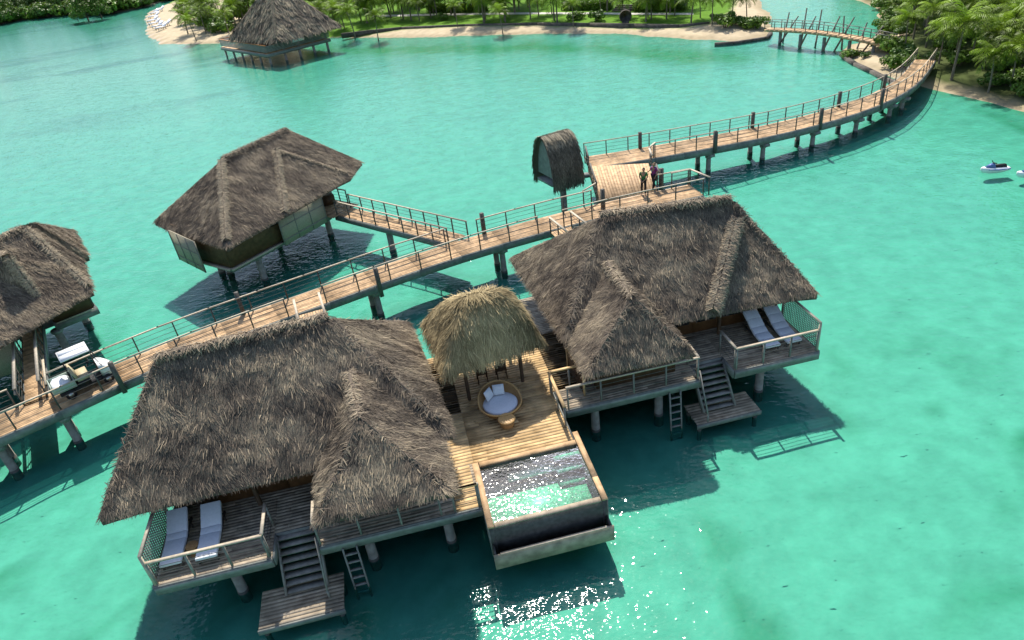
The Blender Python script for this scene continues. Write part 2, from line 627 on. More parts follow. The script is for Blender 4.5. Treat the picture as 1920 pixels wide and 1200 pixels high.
def ridge_cap(parent, a, b, matl, r=0.16, dens=260, tone0=0.6, drop=0.06, spread=1.0):
    """rolled bundle of straw laid along a ridge or hip"""
    a, b = Vector(a), Vector(b)
    mb = MB()
    L = (b - a).length
    k = max(2, int(L / 0.4))
    pts = [a.lerp(b, i / k) + Vector((0, 0, -drop + 0.04 * math.sin(i * 1.7))) for i in range(k + 1)]
    mb.tube(pts, [r * (0.55 + 0.25 * random.random()) for _ in pts], 8, tone=tone0 * 0.6)
    m = int(L * dens)
    d = np.array((b - a).normalized())
    s = rng.random(m)
    P = np.array(a)[None] * (1 - s)[:, None] + np.array(b)[None] * s[:, None]
    an = rng.uniform(-1.4, 1.4, m)
    side = np.cross(d, [0, 0, 1])
    side /= np.linalg.norm(side)
    up = np.cross(side, d)
    N = np.cos(an)[:, None] * up + np.sin(an)[:, None] * side
    T = -np.sin(an)[:, None] * up + np.cos(an)[:, None] * side
    T *= np.where(an < 0, -1, 1)[:, None]
    P = P + N * r * 0.9 - np.array([0, 0, drop])
    D = T * rng.uniform(0.4, 1.0, m)[:, None] * spread + d * rng.normal(0.15, 0.5, m)[:, None]
    D /= np.linalg.norm(D, axis=1, keepdims=True)
    tn = tone0 + rng.normal(0, 0.16, m) + (vnoise(s * L * 1.5, s * 0, 3) - 0.5) * 0.3
    add_blades(mb, P, D, N, rng.uniform(0.12, 0.34, m), rng.uniform(0.018, 0.038, m), np.zeros(m), rng.uniform(-0.03, 0.04, m), tn)
    return mb.build('ridge_roll', M[matl], parent)


# ------------------------------------------------------------------ world, sun, camera
SUN_AZ, SUN_EL = -3.0, 54.0
w = bpy.data.worlds.new('World')
S.world = w
w.use_nodes = True
nt = w.node_tree
sky = nt.nodes.new('ShaderNodeTexSky')
sky.sky_type = 'NISHITA'
sky.sun_disc = False
sky.sun_elevation = R(SUN_EL)
sky.sun_rotation = R(SUN_AZ)
nt.links.new(sky.outputs[0], nt.nodes['Background'].inputs[0])
nt.nodes['Background'].inputs[1].default_value = 0.125
sl = bpy.data.lights.new('sun', 'SUN')
sl.energy = 4.5
sl.angle = R(0.5)
sl.color = (1.0, 0.95, 0.86)
so = bpy.data.objects.new('sun', sl)
COL.objects.link(so)
sd = Vector((math.sin(R(SUN_AZ)) * math.cos(R(SUN_EL)), math.cos(R(SUN_AZ)) * math.cos(R(SUN_EL)), math.sin(R(SUN_EL))))
so.rotation_euler = sd.to_track_quat('Z', 'Y').to_euler()
so.location = (0, 0, 60)

cd = bpy.data.cameras.new('camera')
cd.sensor_width = 36
cd.lens = 36 * FPX / 1920
cd.clip_end = 5000
co = bpy.data.objects.new('camera', cd)
COL.objects.link(co)
mw = Matrix.Identity(4)
for i, v in enumerate((C_R, -C_D, -C_F)):
    for j in range(3): mw[j][i] = v[j]
for j in range(3): mw[j][3] = CAMP[j]
co.matrix_world = mw
S.camera = co
S.view_settings.view_transform = 'Standard'
S.view_settings.look = 'None'
S.view_settings.exposure = 0.6
S.view_settings.gamma = 1.0
S.cycles.max_bounces = 10
S.cycles.transparent_max_bounces = 12
S.cycles.caustics_reflective = False
S.cycles.caustics_refractive = False
S.cycles.sample_clamp_indirect = 4.0
S.cycles.use_denoising = True

exec_parts = []
# ------------------------------------------------------------------ ground, lagoon bed, water
LAND_L = [(-150, 226), (-137, 229), (-130, 234), (-117, 229), (-104, 220), (-96, 217.5), (-92, 226), (-88, 240), (-84, 262), (-60, 330), (-80, 700), (-700, 700), (-700, 240), (-300, 215)]
LAND_M = [(-80, 330), (-72, 262), (-78, 240), (-86, 222), (-85, 206), (-81, 193), (-75.4, 180), (-68, 160), (-59.4, 145), (-50, 138), (-45, 136), (-36, 133), (-22, 125), (-10.7, 116.5), (0.8, 110), (10, 105), (18.6, 98.7), (24, 92), (28.7, 86.3), (31.5, 84.6), (34.5, 85.3), (36.8, 90.2), (41.3, 104.5), (44.6, 116), (50, 135), (62, 170), (80, 400)]
LAND_R = [(57, 125), (52.3, 103), (51, 91), (46, 82), (43.3, 77), (39.8, 76.2), (38.0, 74.3), (37.0, 68), (37.2, 61), (38.2, 57.8), (39.3, 54.5), (40.0, 51.5), (41.0, 47.5), (45, 41), (60, 35), (200, 20), (320, 200), (120, 400), (85, 250)]


def poly_sdf(X, Y, poly):
    """positive inside"""
    d = np.full(X.shape, 1e9)
    ins = np.zeros(X.shape, bool)
    n = len(poly)
    for i in range(n):
        x0, y0 = poly[i]
        x1, y1 = poly[(i + 1) % n]
        ex, ey = x1 - x0, y1 - y0
        t = np.clip(((X - x0) * ex + (Y - y0) * ey) / (ex * ex + ey * ey), 0, 1)
        d = np.minimum(d, np.hypot(X - x0 - t * ex, Y - y0 - t * ey))
        c = ((y0 > Y) != (y1 > Y))
        with np.errstate(divide='ignore', invalid='ignore'):
            xi = (x1 - x0) * (Y - y0) / (y1 - y0 if y1 != y0 else 1e-9) + x0
        ins ^= c & (X < xi)
    return np.where(ins, d, -d)


LAWN = [(W(x, y, 0.9).x, W(x, y, 0.9).y) for x, y in ((596, 74), (640, 63), (753, 51), (873, 46), (1007, 43), (1107, 44), (1273, 47), (1330, 42))] + [(35.5, 100), (40, 112), (46, 130), (60, 170), (70, 330), (-70, 330), (-66, 240), (-60, 190), (-45, 160)]


def ground():
    xs = np.concatenate([np.linspace(-2500, -260, 12), np.linspace(-250, -50, 90), np.linspace(-49, 75, 180), np.linspace(76, 180, 40), np.linspace(200, 2500, 12)])
    ys = np.concatenate([np.linspace(-300, 0, 8), np.linspace(4, 40, 50), np.linspace(40.6, 150, 165), np.linspace(151, 300, 100), np.linspace(310, 3000, 20)])
    X, Y = np.meshgrid(xs, ys, indexing='ij')
    sL, sM, sR = poly_sdf(X, Y, LAND_L), poly_sdf(X, Y, LAND_M), poly_sdf(X, Y, LAND_R)
    wob = (fbm(X * 0.35, Y * 0.35, 3) - 0.5) * 1.6
    sd_ = np.maximum(np.maximum(sL, sM), sR) + wob * np.clip((Y - 40) / 40, 0.3, 1)
    up = np.clip(sd_ / 7, 0, 1)
    dn = np.clip(-sd_ / 9, 0, 1)
    Z = np.where(sd_ > 0, 0.75 * (1 - (1 - up) ** 2), -0.45 * (dn * (2 - dn)) ** 0.8)
    Z += (fbm(X * 0.25, Y * 0.25, 13) - 0.5) * 0.25 * np.clip(-sd_ / 6, 0, 1)
    sl = poly_sdf(X, Y, LAWN)
    sand = np.array([0.50, 0.405, 0.27])
    wetsand = np.array([0.36, 0.29, 0.18])
    grass = np.array([0.10, 0.21, 0.015])
    soil = np.array([0.065, 0.085, 0.025])
    bed = np.array([0.46, 0.385, 0.315])
    alga = np.array([0.12, 0.20, 0.10])
    darkbed = np.array([0.29, 0.29, 0.25])
    shal = np.array([0.70, 0.43, 0.36])
    C = np.ones(X.shape + (3,)) * bed
    n1 = fbm(X * 0.06, Y * 0.06, 51, 4)
    n2 = fbm(X * 0.5, Y * 0.5, 61, 4)

    def mixin(col, f):
        nonlocal C
        f = np.clip(f, 0, 1)[..., None]
        C = C * (1 - f) + col * f
    mixin(darkbed, (n1 - 0.55) * 2.2 * (X > -25) * np.clip((Y - 30) / 25, 0, 1))
    near = np.clip((30 - Y) / 12, 0, 1)
    mixin(np.array([0.53, 0.41, 0.33]), np.clip((34 - Y) / 14, 0, 1) * 0.8)
    mixin(alga, (n2 - 0.58) * 3.0 * near)
    # green weed band off the main beach
    band = np.exp(-((sM + 6.5 + (n2 - 0.5) * 4) / 2.6) ** 2) * np.clip((X + 45) / 12, 0, 1) * np.clip((34 - X) / 6, 0, 1)
    mixin(alga * np.array([0.7, 1.2, 0.8]), band * 0.85)
    band2 = np.exp(-((sR + 3.5 + (n2 - 0.5) * 3) / 2.0) ** 2) * (X > 38) * (Y < 53)
    mixin(alga, band2 * 0.8)
    # pale sandbar west of the beach point, with silt streaks
    bar = np.exp(-((X + 62) / 26) ** 2 - ((Y - 128) / 20) ** 2)
    mixin(shal, bar * 0.8)
    streak = fbm(X * 0.05 + Y * 0.05, Y * 0.16 - X * 0.05, 71, 4)
    mixin(darkbed * 0.85, (streak - 0.55) * 4.0 * np.clip((-X - 15) / 20, 0, 1) * np.clip((Y - 70) / 25, 0, 1))
    land = np.clip(sd_ / 1.2 + 0.3, 0, 1)
    mixin(wetsand, np.clip(sd_ / 0.8 + 0.9, 0, 1))
    mixin(sand, (sd_ - 0.4) / 0.9)
    gl = np.clip(sl / 0.8 + 0.4 + (n2 - 0.5) * 1.2, 0, 1) * (sM > 0)
    mixin(grass, gl)
    mixin(soil, ((sR - np.where(Y > 77, 0.3, np.where(Y < 62, 0.3, 2.2))) / 1.2 + (n2 - 0.5)) * (sR > 0) * np.where(Y > 55, 0.9, 1))
    mixin(soil, ((sL + 0.5) / 2 + (n2 - 0.5)) * (sL > -1))
    nx, ny = X.shape
    V = np.stack([X, Y, Z], -1).reshape(-1, 3)
    idx = np.arange(nx * ny).reshape(nx, ny)
    Q = np.stack([idx[:-1, :-1], idx[1:, :-1], idx[1:, 1:], idx[:-1, 1:]], -1).reshape(-1, 4)
    mb = MB()
    mb.add(V, Q)
    m = mat('sand_and_turf', (0.5, 0.5, 0.5), 0.9, spec=0.1)
    t = m.node_tree
    a = t.nodes.new('ShaderNodeAttribute')
    a.attribute_name = 'cover'
    tc = t.nodes.new('ShaderNodeTexCoord')
    n = t.nodes.new('ShaderNodeTexNoise')
    n.inputs['Scale'].default_value = 1.1
    n.inputs['Detail'].default_value = 6
    t.links.new(tc.outputs['Object'], n.inputs['Vector'])
    mr = t.nodes.new('ShaderNodeMapRange')
    mr.inputs['From Min'].default_value = 0.3
    mr.inputs['From Max'].default_value = 0.7
    mr.inputs['To Min'].default_value = 0.86
    mr.inputs['To Max'].default_value = 1.12
    t.links.new(n.outputs['Fac'], mr.inputs['Value'])
    vm = t.nodes.new('ShaderNodeVectorMath')
    vm.operation = 'SCALE'
    t.links.new(a.outputs['Color'], vm.inputs[0])
    t.links.new(mr.outputs['Result'], vm.inputs['Scale'])
    t.links.new(vm.outputs['Vector'], t.nodes['Principled BSDF'].inputs['Base Color'])
    bp = t.nodes.new('ShaderNodeBump')
    bp.inputs['Strength'].default_value = 0.5
    bp.inputs['Distance'].default_value = 0.12
    t.links.new(n.outputs['Fac'], bp.inputs['Height'])
    t.links.new(bp.outputs['Normal'], t.nodes['Principled BSDF'].inputs['Normal'])
    o = mb.build('ground', m, smooth=True)
    at = o.data.attributes.new('cover', 'FLOAT_COLOR', 'POINT')
    CC = np.concatenate([C.reshape(-1, 3), np.ones((nx * ny, 1))], 1)
    at.data.foreach_set('color', CC.astype(np.float32).ravel())
    tag(o, kind='structure')


def water_mat(name, tint, scales, rough, milk=0.0, milkcol=(0.1, 0.5, 0.4), peaks=0.0):
    m = bpy.data.materials.new(name)
    m.use_nodes = True
    t = m.node_tree
    for n in list(t.nodes):
        if n.type != 'OUTPUT_MATERIAL': t.nodes.remove(n)
    out = t.nodes['Material Output']
    tc = t.nodes.new('ShaderNodeTexCoord')
    prev = None
    for sc, dist, st, det in scales:
        n = t.nodes.new('ShaderNodeTexNoise')
        n.inputs['Scale'].default_value = sc
        n.inputs['Detail'].default_value = det
        mp = t.nodes.new('ShaderNodeMapping')
        mp.inputs['Scale'].default_value = (1.0, 1.55, 1)
        mp.inputs['Rotation'].default_value = (0, 0, 0.35)
        t.links.new(tc.outputs['Object'], mp.inputs['Vector'])
        t.links.new(mp.outputs['Vector'], n.inputs['Vector'])
        b = t.nodes.new('ShaderNodeBump')
        b.inputs['Strength'].default_value = st
        b.inputs['Distance'].default_value = dist
        t.links.new(n.outputs['Fac'], b.inputs['Height'])
        if prev is not None: t.links.new(prev.outputs['Normal'], b.inputs['Normal'])
        prev = b
    if peaks:
        # sparse steep wavelets on the calm sheet
        n = t.nodes.new('ShaderNodeTexNoise')
        n.inputs['Scale'].default_value = 2.1
        n.inputs['Detail'].default_value = 1
        t.links.new(mp.outputs['Vector'], n.inputs['Vector'])
        pw = t.nodes.new('ShaderNodeMath')
        pw.operation = 'POWER'
        pw.inputs[1].default_value = 6.0
        t.links.new(n.outputs['Fac'], pw.inputs[0])
        b = t.nodes.new('ShaderNodeBump')
        b.inputs['Distance'].default_value = peaks
        t.links.new(pw.outputs[0], b.inputs['Height'])
        t.links.new(prev.outputs['Normal'], b.inputs['Normal'])
        prev = b
    fr = t.nodes.new('ShaderNodeFresnel')
    fr.inputs['IOR'].default_value = 1.33
    t.links.new(prev.outputs['Normal'], fr.inputs['Normal'])
    tr = t.nodes.new('ShaderNodeBsdfTransparent')
    tr.inputs['Color'].default_value = (*tint, 1)
    gl = t.nodes.new('ShaderNodeBsdfGlossy')
    gl.inputs['Roughness'].default_value = rough
    t.links.new(prev.outputs['Normal'], gl.inputs['Normal'])
    body = tr
    if milk:
        # fine suspended sand: a share of the light is scattered back before it reaches the bed
        df = t.nodes.new('ShaderNodeBsdfDiffuse')
        df.inputs['Color'].default_value = (*milkcol, 1)
        body = t.nodes.new('ShaderNodeMixShader')
        body.inputs[0].default_value = milk
        t.links.new(tr.outputs[0], body.inputs[1])
        t.links.new(df.outputs[0], body.inputs[2])
    mx = t.nodes.new('ShaderNodeMixShader')
    t.links.new(fr.outputs[0], mx.inputs[0])
    t.links.new(body.outputs[0], mx.inputs[1])
    t.links.new(gl.outputs[0], mx.inputs[2])
    t.links.new(mx.outputs[0], out.inputs['Surface'])
    return m


M['water'] = water_mat('lagoon_water', (0.395, 0.985, 0.905), [(0.5, 0.05, 1.0, 1.0), (1.6, 0.032, 1.0, 1.0), (4.2, 0.024, 1.0, 1.0)], 0.056, 0.05, (0.05, 0.45, 0.38), peaks=0.04)
M['poolwater'] = water_mat('pool_water', (0.66, 0.95, 0.86), [(2.0, 0.010, 1.0, 1.0), (8.0, 0.0078, 1.0, 1.0)], 0.06)
ground()
wm = MB()
wm.quad((-2500, -300, 0), (2500, -300, 0), (2500, 3000, 0), (-2500, 3000, 0))
tag(wm.build('water', M['water']), kind='structure')


# ------------------------------------------------------------------ the two front villas
def front_villa(name, label, F, RF, cfg):
    """F: plan frame of the deck (t along the front, n inwards).  RF: dictionary of surveyed roof corners"""
    o = thing(name, label, 'villa', F(5, 4, 0))
    D = 2.0
    # --- deck
    mb = MB()
    boards(mb, F, 0.02, 5.36, 0.0, 2.6, D)
    boards(mb, F, 6.82, 10.4, 0.0, 2.6, D)
    boards(mb, F, 5.36, 6.82, 1.0, 2.6, D)
    boards(mb, F, 0.0, 10.2, 2.6, 8.6, D, seg=3.5)
    mb.build('deck', M['deck_grey'], o)
    mb = MB()
    lbox(mb, F, 0.06, 10.34, 1.06, 8.55, 1.70, D - 0.045)
    lbox(mb, F, 0.06, 5.30, 0.06, 1.06, 1.70, D - 0.045)
    lbox(mb, F, 6.88, 10.34, 0.06, 1.06, 1.70, D - 0.045)
    for n in (0.9, 3.2, 5.6, 7.9):
        lbox(mb, F, 0.3 if n > 1 else 0.3, 10.1 if n > 1 else 5.2, n, n + 0.22, 1.3, 1.70)
    lbox(mb, F, 6.95, 10.2, 0.9, 1.12, 1.3, 1.70)
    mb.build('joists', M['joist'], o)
    fb = MB()
    for (a, b) in ((0.0, 5.36), (6.82, 10.42)):
        lbox(fb, F, a, b, -0.055, -0.003, 1.62, D - 0.01)
        lbox(fb, F, a + 0.02, b - 0.02, -0.09, -0.058, 1.80, 1.95, 1.25)
    lbox(fb, F, 10.405, 10.455, 0.0, 8.5, 1.62, D - 0.01)
    lbox(fb, F, 6.765, 6.815, 0.0, 1.0, 1.62, D - 0.01)
    lbox(fb, F, 5.365, 5.415, 0.0, 1.0, 1.62, D - 0.01)
    lbox(fb, F, 5.42, 6.76, 0.94, 0.99, 1.62, D - 0.01)
    lbox(fb, F, -0.055, -0.003, 0.0, 8.5, 1.62, D - 0.01)
    fb.build('edge_beam', M['fascia'], o)
    # --- piles
    for t, n in ((1.3, 0.7), (4.0, 0.75), (8.4, 0.75), (1.4, 4.4), (5.2, 4.4), (8.9, 4.4), (1.4, 7.9), (5.2, 7.9), (8.9, 7.9)):
        pile(o, F(t, n), 1.32, 0.17)
    # --- railings
    def post_rail(pts, h=0.98):
        rail(o, [F(a, b, D) for a, b in pts], h, 1.35, 3, 'rail', 'grey_wood', 0.10, pw=0.06)
    post_rail([(0.1, 0.05), (5.3, 0.05)])
    post_rail([(6.9, 0.05), (10.3, 0.05)])
    post_rail([(6.87, 0.12), (6.87, 1.35)])
    post_rail([(5.32, 0.12), (5.32, 1.0)])
    # lattice screen at the open end of the sun deck
    sc = MB()
    t0 = 10.36
    for k in range(13):
        z = D + 0.08 + k * 0.098
        sc.beam(F(t0, 0.1, z), F(t0, 2.6, z), 0.02, 0.035, random.uniform(0.8, 1.2))
    for k in range(22):
        n = 0.12 + k * 0.117
        sc.beam(F(t0 - 0.022, n, D + 0.03), F(t0 - 0.022, n, D + 1.24), 0.02, 0.03, random.uniform(0.8, 1.2))
    s_ = sc.build('lattice_screen', M['grey_wood'], o)
    fr = MB()
    fr.beam(F(t0 - 0.01, 0.04, D + 1.3), F(t0 - 0.01, 2.66, D + 1.3), 0.09, 0.06)
    for n in (0.06, 2.62): fr.beam(F(t0 - 0.01, n, D - 0.2), F(t0 - 0.01, n, D + 1.27), 0.08, 0.08)
    fr.build('screen_frame', M['rail'], s_)
    # --- steps to the water
    st = MB()
    K = 8
    for k in range(K):
        f = (k + 0.6) / K
        n, z = 0.98 - 1.22 * f, D - 1.5 * f
        lbox(st, F, 5.50, 6.72, n - 0.14, n + 0.10, z - 0.04, z, random.uniform(0.8, 1.15))
    so_ = st.build('stairs', M['grey_wood'], o)
    for t in (5.455, 6.765):
        MB().beam(F(t, 0.92, D - 0.12), F(t, -0.28, 0.46), 0.06, 0.24).build('stringer', M['grey_wood'], so_)
    hr = MB()
    hr.beam(F(5.40, 0.1, D + 0.3), F(5.40, -0.75, 0.75), 0.05, 0.06)
    hr.beam(F(5.40, -0.75, 0.40), F(5.40, -0.75, 0.78), 0.06, 0.06)
    hr.build('stair_rail', M['grey_wood'], so_)
    la = MB()
    n0, n1 = cfg['landing']
    boards(la, F, 4.95, 7.6, n0, n1, 0.42, w=0.15, seg=9, gap=0.02)
    lo_ = la.build('landing', M['deck_grey'], o)
    lj = MB()
    for n in (n0 + 0.1, (n0 + n1) / 2, n1 - 0.1): lbox(lj, F, 5.0, 7.55, n - 0.06, n + 0.06, 0.2, 0.38)
    lbox(lj, F, 4.93, 7.62, n0 - 0.06, n0 - 0.005, 0.22, 0.41)
    lj.build('landing_frame', M['fascia'], lo_)
    for t in (5.1, 7.45):
        for n in (n0 + 0.12, n1 - 0.15):
            MB().tube([F(t, n, -1.6), F(t, n, 0.21)], 0.09, 8).build('landing_post', M['darkstone'], lo_)
    # swimming ladder beside the landing
    ld = MB()
    tl = cfg['ladder']
    for d in (-0.22, 0.22): ld.beam(F(tl + d, -0.13, 1.75), F(tl + d, -0.42, -0.9), 0.05, 0.07)
    for k in range(8):
        f = k / 8 + 0.1
        ld.beam(F(tl - 0.2, -0.13 - 0.29 * f, 1.75 - 2.65 * f), F(tl + 0.2, -0.13 - 0.29 * f, 1.75 - 2.65 * f), 0.10, 0.035)
    ld.build('ladder', M['grey_wood'], o)
    # --- walls
    wl = MB()
    wz = 4.05
    lbox(wl, F, 1.5, 9.4, 3.0, 3.14, D, wz)
    lbox(wl, F, 1.5, 1.64, 3.145, 8.0, D, wz)
    lbox(wl, F, 9.26, 9.4, 3.145, 8.0, D, wz)
    lbox(wl, F, 1.645, 9.255, 7.86, 8.0, D, wz)
    lbox(wl, F, 1.45, 1.59, 0.75, 2.995, D, wz - 0.2)
    lbox(wl, F, 4.55, 4.69, 0.75, 2.995, D, wz - 0.2)
    lbox(wl, F, 1.595, 4.545, 0.75, 0.89, D, D + 0.75)
    lbox(wl, F, 1.6, 4.54, 0.752, 0.88, wz - 0.55, wz - 0.25)
    lbox(wl, F, 10.0, 10.1, 2.7, 5.2, D, wz - 0.2)
    wlo = wl.build('wall', M['wall'], o)
    for (a, b) in ((5.2, 6.4), (6.42, 7.6), (7.62, 8.8)):
        d_ = MB()
        lbox(d_, F, a, b, 2.95, 2.997, D + 0.02, D + 1.85, random.uniform(0.8, 1.2))
        do_ = d_.build('door', M['door'], o)
        g_ = MB()
        lbox(g_, F, a + 0.15, b - 0.15, 2.93, 2.947, D + 0.5, D + 1.7)
        g_.build('door_glass', M['glass'], do_)
    for k in range(3):
        g_ = MB()
        a = 1.62 + k * 0.98
        lbox(g_, F, a, a + 0.93, 0.79, 0.83, D + 0.76, wz - 0.56)
        wo_ = g_.build('window', M['glass'], o)
        f_ = MB()
        lbox(f_, F, a + 0.93, a + 0.975, 0.77, 0.86, D + 0.755, wz - 0.555)
        f_.build('window_frame', M['door'], wo_)
    # --- veranda posts
    for t, n in ((5.1, 2.4), (7.4, 2.5), (9.9, 2.5)):
        MB().tube([F(t, n, D), F(t, n, 4.0)], 0.08, 8).build('veranda_post', M['wall'], o)
    # --- roof
    fl, fr_, br, bl, r0, r1 = [RF[k] for k in ('FL', 'FR', 'BR', 'BL', 'R0', 'R1')]
    main = Body([[fl, fr_, r1, r0], [fr_, br, r1], [br, bl, r0, r1], [bl, fl, r0]], 0.09, [fl, fr_, br, bl])
    pfl, pfr, p0, p1 = [RF[k] for k in ('PFL', 'PFR', 'P0', 'P1')]
    back = p0 - p1
    pbl, pbr = pfl + (pfl - pfl) + F.n * 3.6, pfr + F.n * 3.6
    p0b = p1 + F.n * 4.2
    p0b.z = p1.z + 0.4
    porch = Body([[pfl, pfr, p1], [pfr, pbr, p0b, p1], [pbl, pfl, p1, p0b]], 0.09, [pfl, pfr, pbr, pbl])
    ro = thatch_roof('roof', [main, porch], 'thatch', o, dens=cfg['dens'], eave_open={(1, 2)})

    def on(B, q, e=0.03):
        return Vector((q.x, q.y, float(B.z(np.array([q.x]), np.array([q.y]))[0]) + e))
    ridge_cap(ro, r0, r1, 'thatch', 0.17, tone0=0.62)
    for a, b, r, t in ((r0, fl, 0.07, 0.45), (r1, fr_, 0.06, 0.45)):
        A = a.lerp(b, 0.04)
        ridge_cap(ro, A, a.lerp(b, 0.9), 'thatch', r, 160, t, 0.05, 0.8)
    ridge_cap(ro, p0, p1, 'thatch', 0.12, tone0=0.66, drop=0.08)
    for q in (pfl, pfr): ridge_cap(ro, p1.lerp(q, 0.05), p1.lerp(q, 0.9), 'thatch', 0.05, 120, 0.48, 0.03, 0.7)
    if 'roll' in cfg:
        a, b = cfg['roll']
        ridge_cap(ro, on(main, a, 0.1), on(main, b, 0.12), 'thatch', 0.25, 900, 0.66, 0.0, 1.0)
    return o


ZE, ZR = 3.85, 7.1
FA = frame(W(908, 948), W(287, 1100), True)
FB = frame(W(1062, 768), W(1525, 660), False)


def zz(v, z):
    return Vector((v.x, v.y, z))


def roof_dict(F, fl, fr, br, bl, r0, r1, pfl, pfr, p0, p1):
    return dict(FL=fl, FR=fr, BR=br, BL=bl, R0=r0, R1=r1, PFL=pfl, PFR=pfr, P0=p0, P1=p1)


# villa A: pool side is t=0 (picture right), sun deck is t=10 (picture left)
ra = dict(FL=W(846, 808, ZE), FR=W(185, 972, ZE), BL=W(766, 604, ZE), R0=W(615, 590, ZR), R1=W(292, 668, ZR))
ra['BR'] = ra['FR'] + FA.n * 7.9 - FA.u * 0.4
ra['PFL'], ra['PFR'] = W(848, 916, 3.72), W(592, 975, 3.72)
ra['P1'], ra['P0'] = W(674, 784, 5.5), W(653, 692, 5.85)
va = front_villa('overwater_villa', 'large grey thatched villa at the bottom left, its sun deck holding two square-backed loungers', FA, ra, dict(landing=(-1.28, 0.15), ladder=4.45, dens=1300))
rb = dict(FL=W(1060, 635, ZE), FR=W(1533, 549, ZE), BL=W(958, 483, ZE), R0=W(1125, 400, ZR), R1=W(1370, 369, ZR))
rb['BR'] = rb['FR'] + FB.n * 7.6 - FB.u * 0.4
rb['PFL'], rb['PFR'] = W(1100, 698, 3.72), W(1300, 657, 3.72)
rb['P1'], rb['P0'] = W(1185, 555, 5.5), W(1136, 488, 5.85)
vb = front_villa('overwater_villa', 'thatched villa right of the round daybed, with a long straw roll down its front slope', FB, rb, dict(landing=(-0.8, 0.45), ladder=4.3, dens=1100, roll=(W(1382, 398, 6.7), W(1338, 580, 4.0))))


# ------------------------------------------------------------------ sun loungers and stools on the sun decks
def lounger_mesh(o, F, t, n0, w, square):
    """frame, mattress with raised back; foot at n0, head inwards"""
    D = 2.0
    fr = MB()
    for d in (0.04, w - 0.04): fr.beam(F(t + d, n0, D + 0.24), F(t + d, n0 + 1.95, D + 0.24), 0.05, 0.07)
    for k in (0.1, 1.2, 1.9): fr.beam(F(t, n0 + k, D + 0.21), F(t + w, n0 + k, D + 0.21), 0.05, 0.04)
    fr.build('frame', M['post'], o)
    for d in (0.05, w - 0.05):
        for k in (0.12, 1.75):
            MB().beam(F(t + d, n0 + k, D), F(t + d, n0 + k, D + 0.2), 0.05, 0.05).build('leg', M['post'], o)
    prof = [(0, 0.31), (1.0, 0.31), (1.25, 0.36), (1.95, 0.74)] if square else [(0, 0.31), (0.55, 0.29), (0.95, 0.33), (1.25, 0.44), (1.6, 0.64), (1.98, 0.82)]
    m = MB()
    for (a, za), (b, zb) in zip(prof, prof[1:]):
        m.hexa([F(t, n0 + a, D + za - 0.06), F(t + w, n0 + a, D + za - 0.06), F(t + w, n0 + b, D + zb - 0.06), F(t, n0 + b, D + zb - 0.06)],
               [F(t + 0.015, n0 + a, D + za + 0.05), F(t + w - 0.015, n0 + a, D + za + 0.05), F(t + w - 0.015, n0 + b, D + zb + 0.05), F(t + 0.015, n0 + b, D + zb + 0.05)])
    mo = m.build('mattress', M['cushion'], o)
    bv = mo.modifiers.new('soft', 'BEVEL')
    bv.width = 0.025
    bv.segments = 2


LG = 'sun loungers on the villa sun decks'
for F, t, n0, w, sq, lab in (
        (FA, 9.55, 0.42, 0.68, True, 'white lounger nearest the lattice screen on the bottom left villa deck'),
        (FA, 8.45, 0.34, 0.68, True, 'white lounger beside the open railing gap on the bottom left villa deck'),
        (FB, 8.42, 0.52, 0.64, False, 'white curved lounger in the middle of the right villa sun deck'),
        (FB, 9.35, 0.52, 0.64, False, 'white curved lounger against the lattice screen of the right villa')):
    o = thing('sun_lounger', lab, 'sun lounger', F(t + w / 2, n0 + 1, 2.0), group=LG)
    lounger_mesh(o, F, t, n0, w, sq)
for F, t, n, lab in ((FA, 9.30, 0.95, 'small dark round stool between the two square-backed loungers'),):
    o = thing('stool', lab, 'stool', F(t, n, 2.0))
    MB().lathe(F(t, n, 2.33), [(0.17, 0), (0.2, 0.03), (0.2, 0.06), (0.16, 0.08)], 18).build('seat', M['wicker'], o)
    MB().lathe(F(t, n, 2.0), [(0.16, 0), (0.11, 0.15), (0.16, 0.325)], 18).build('base', M['wicker'], o)

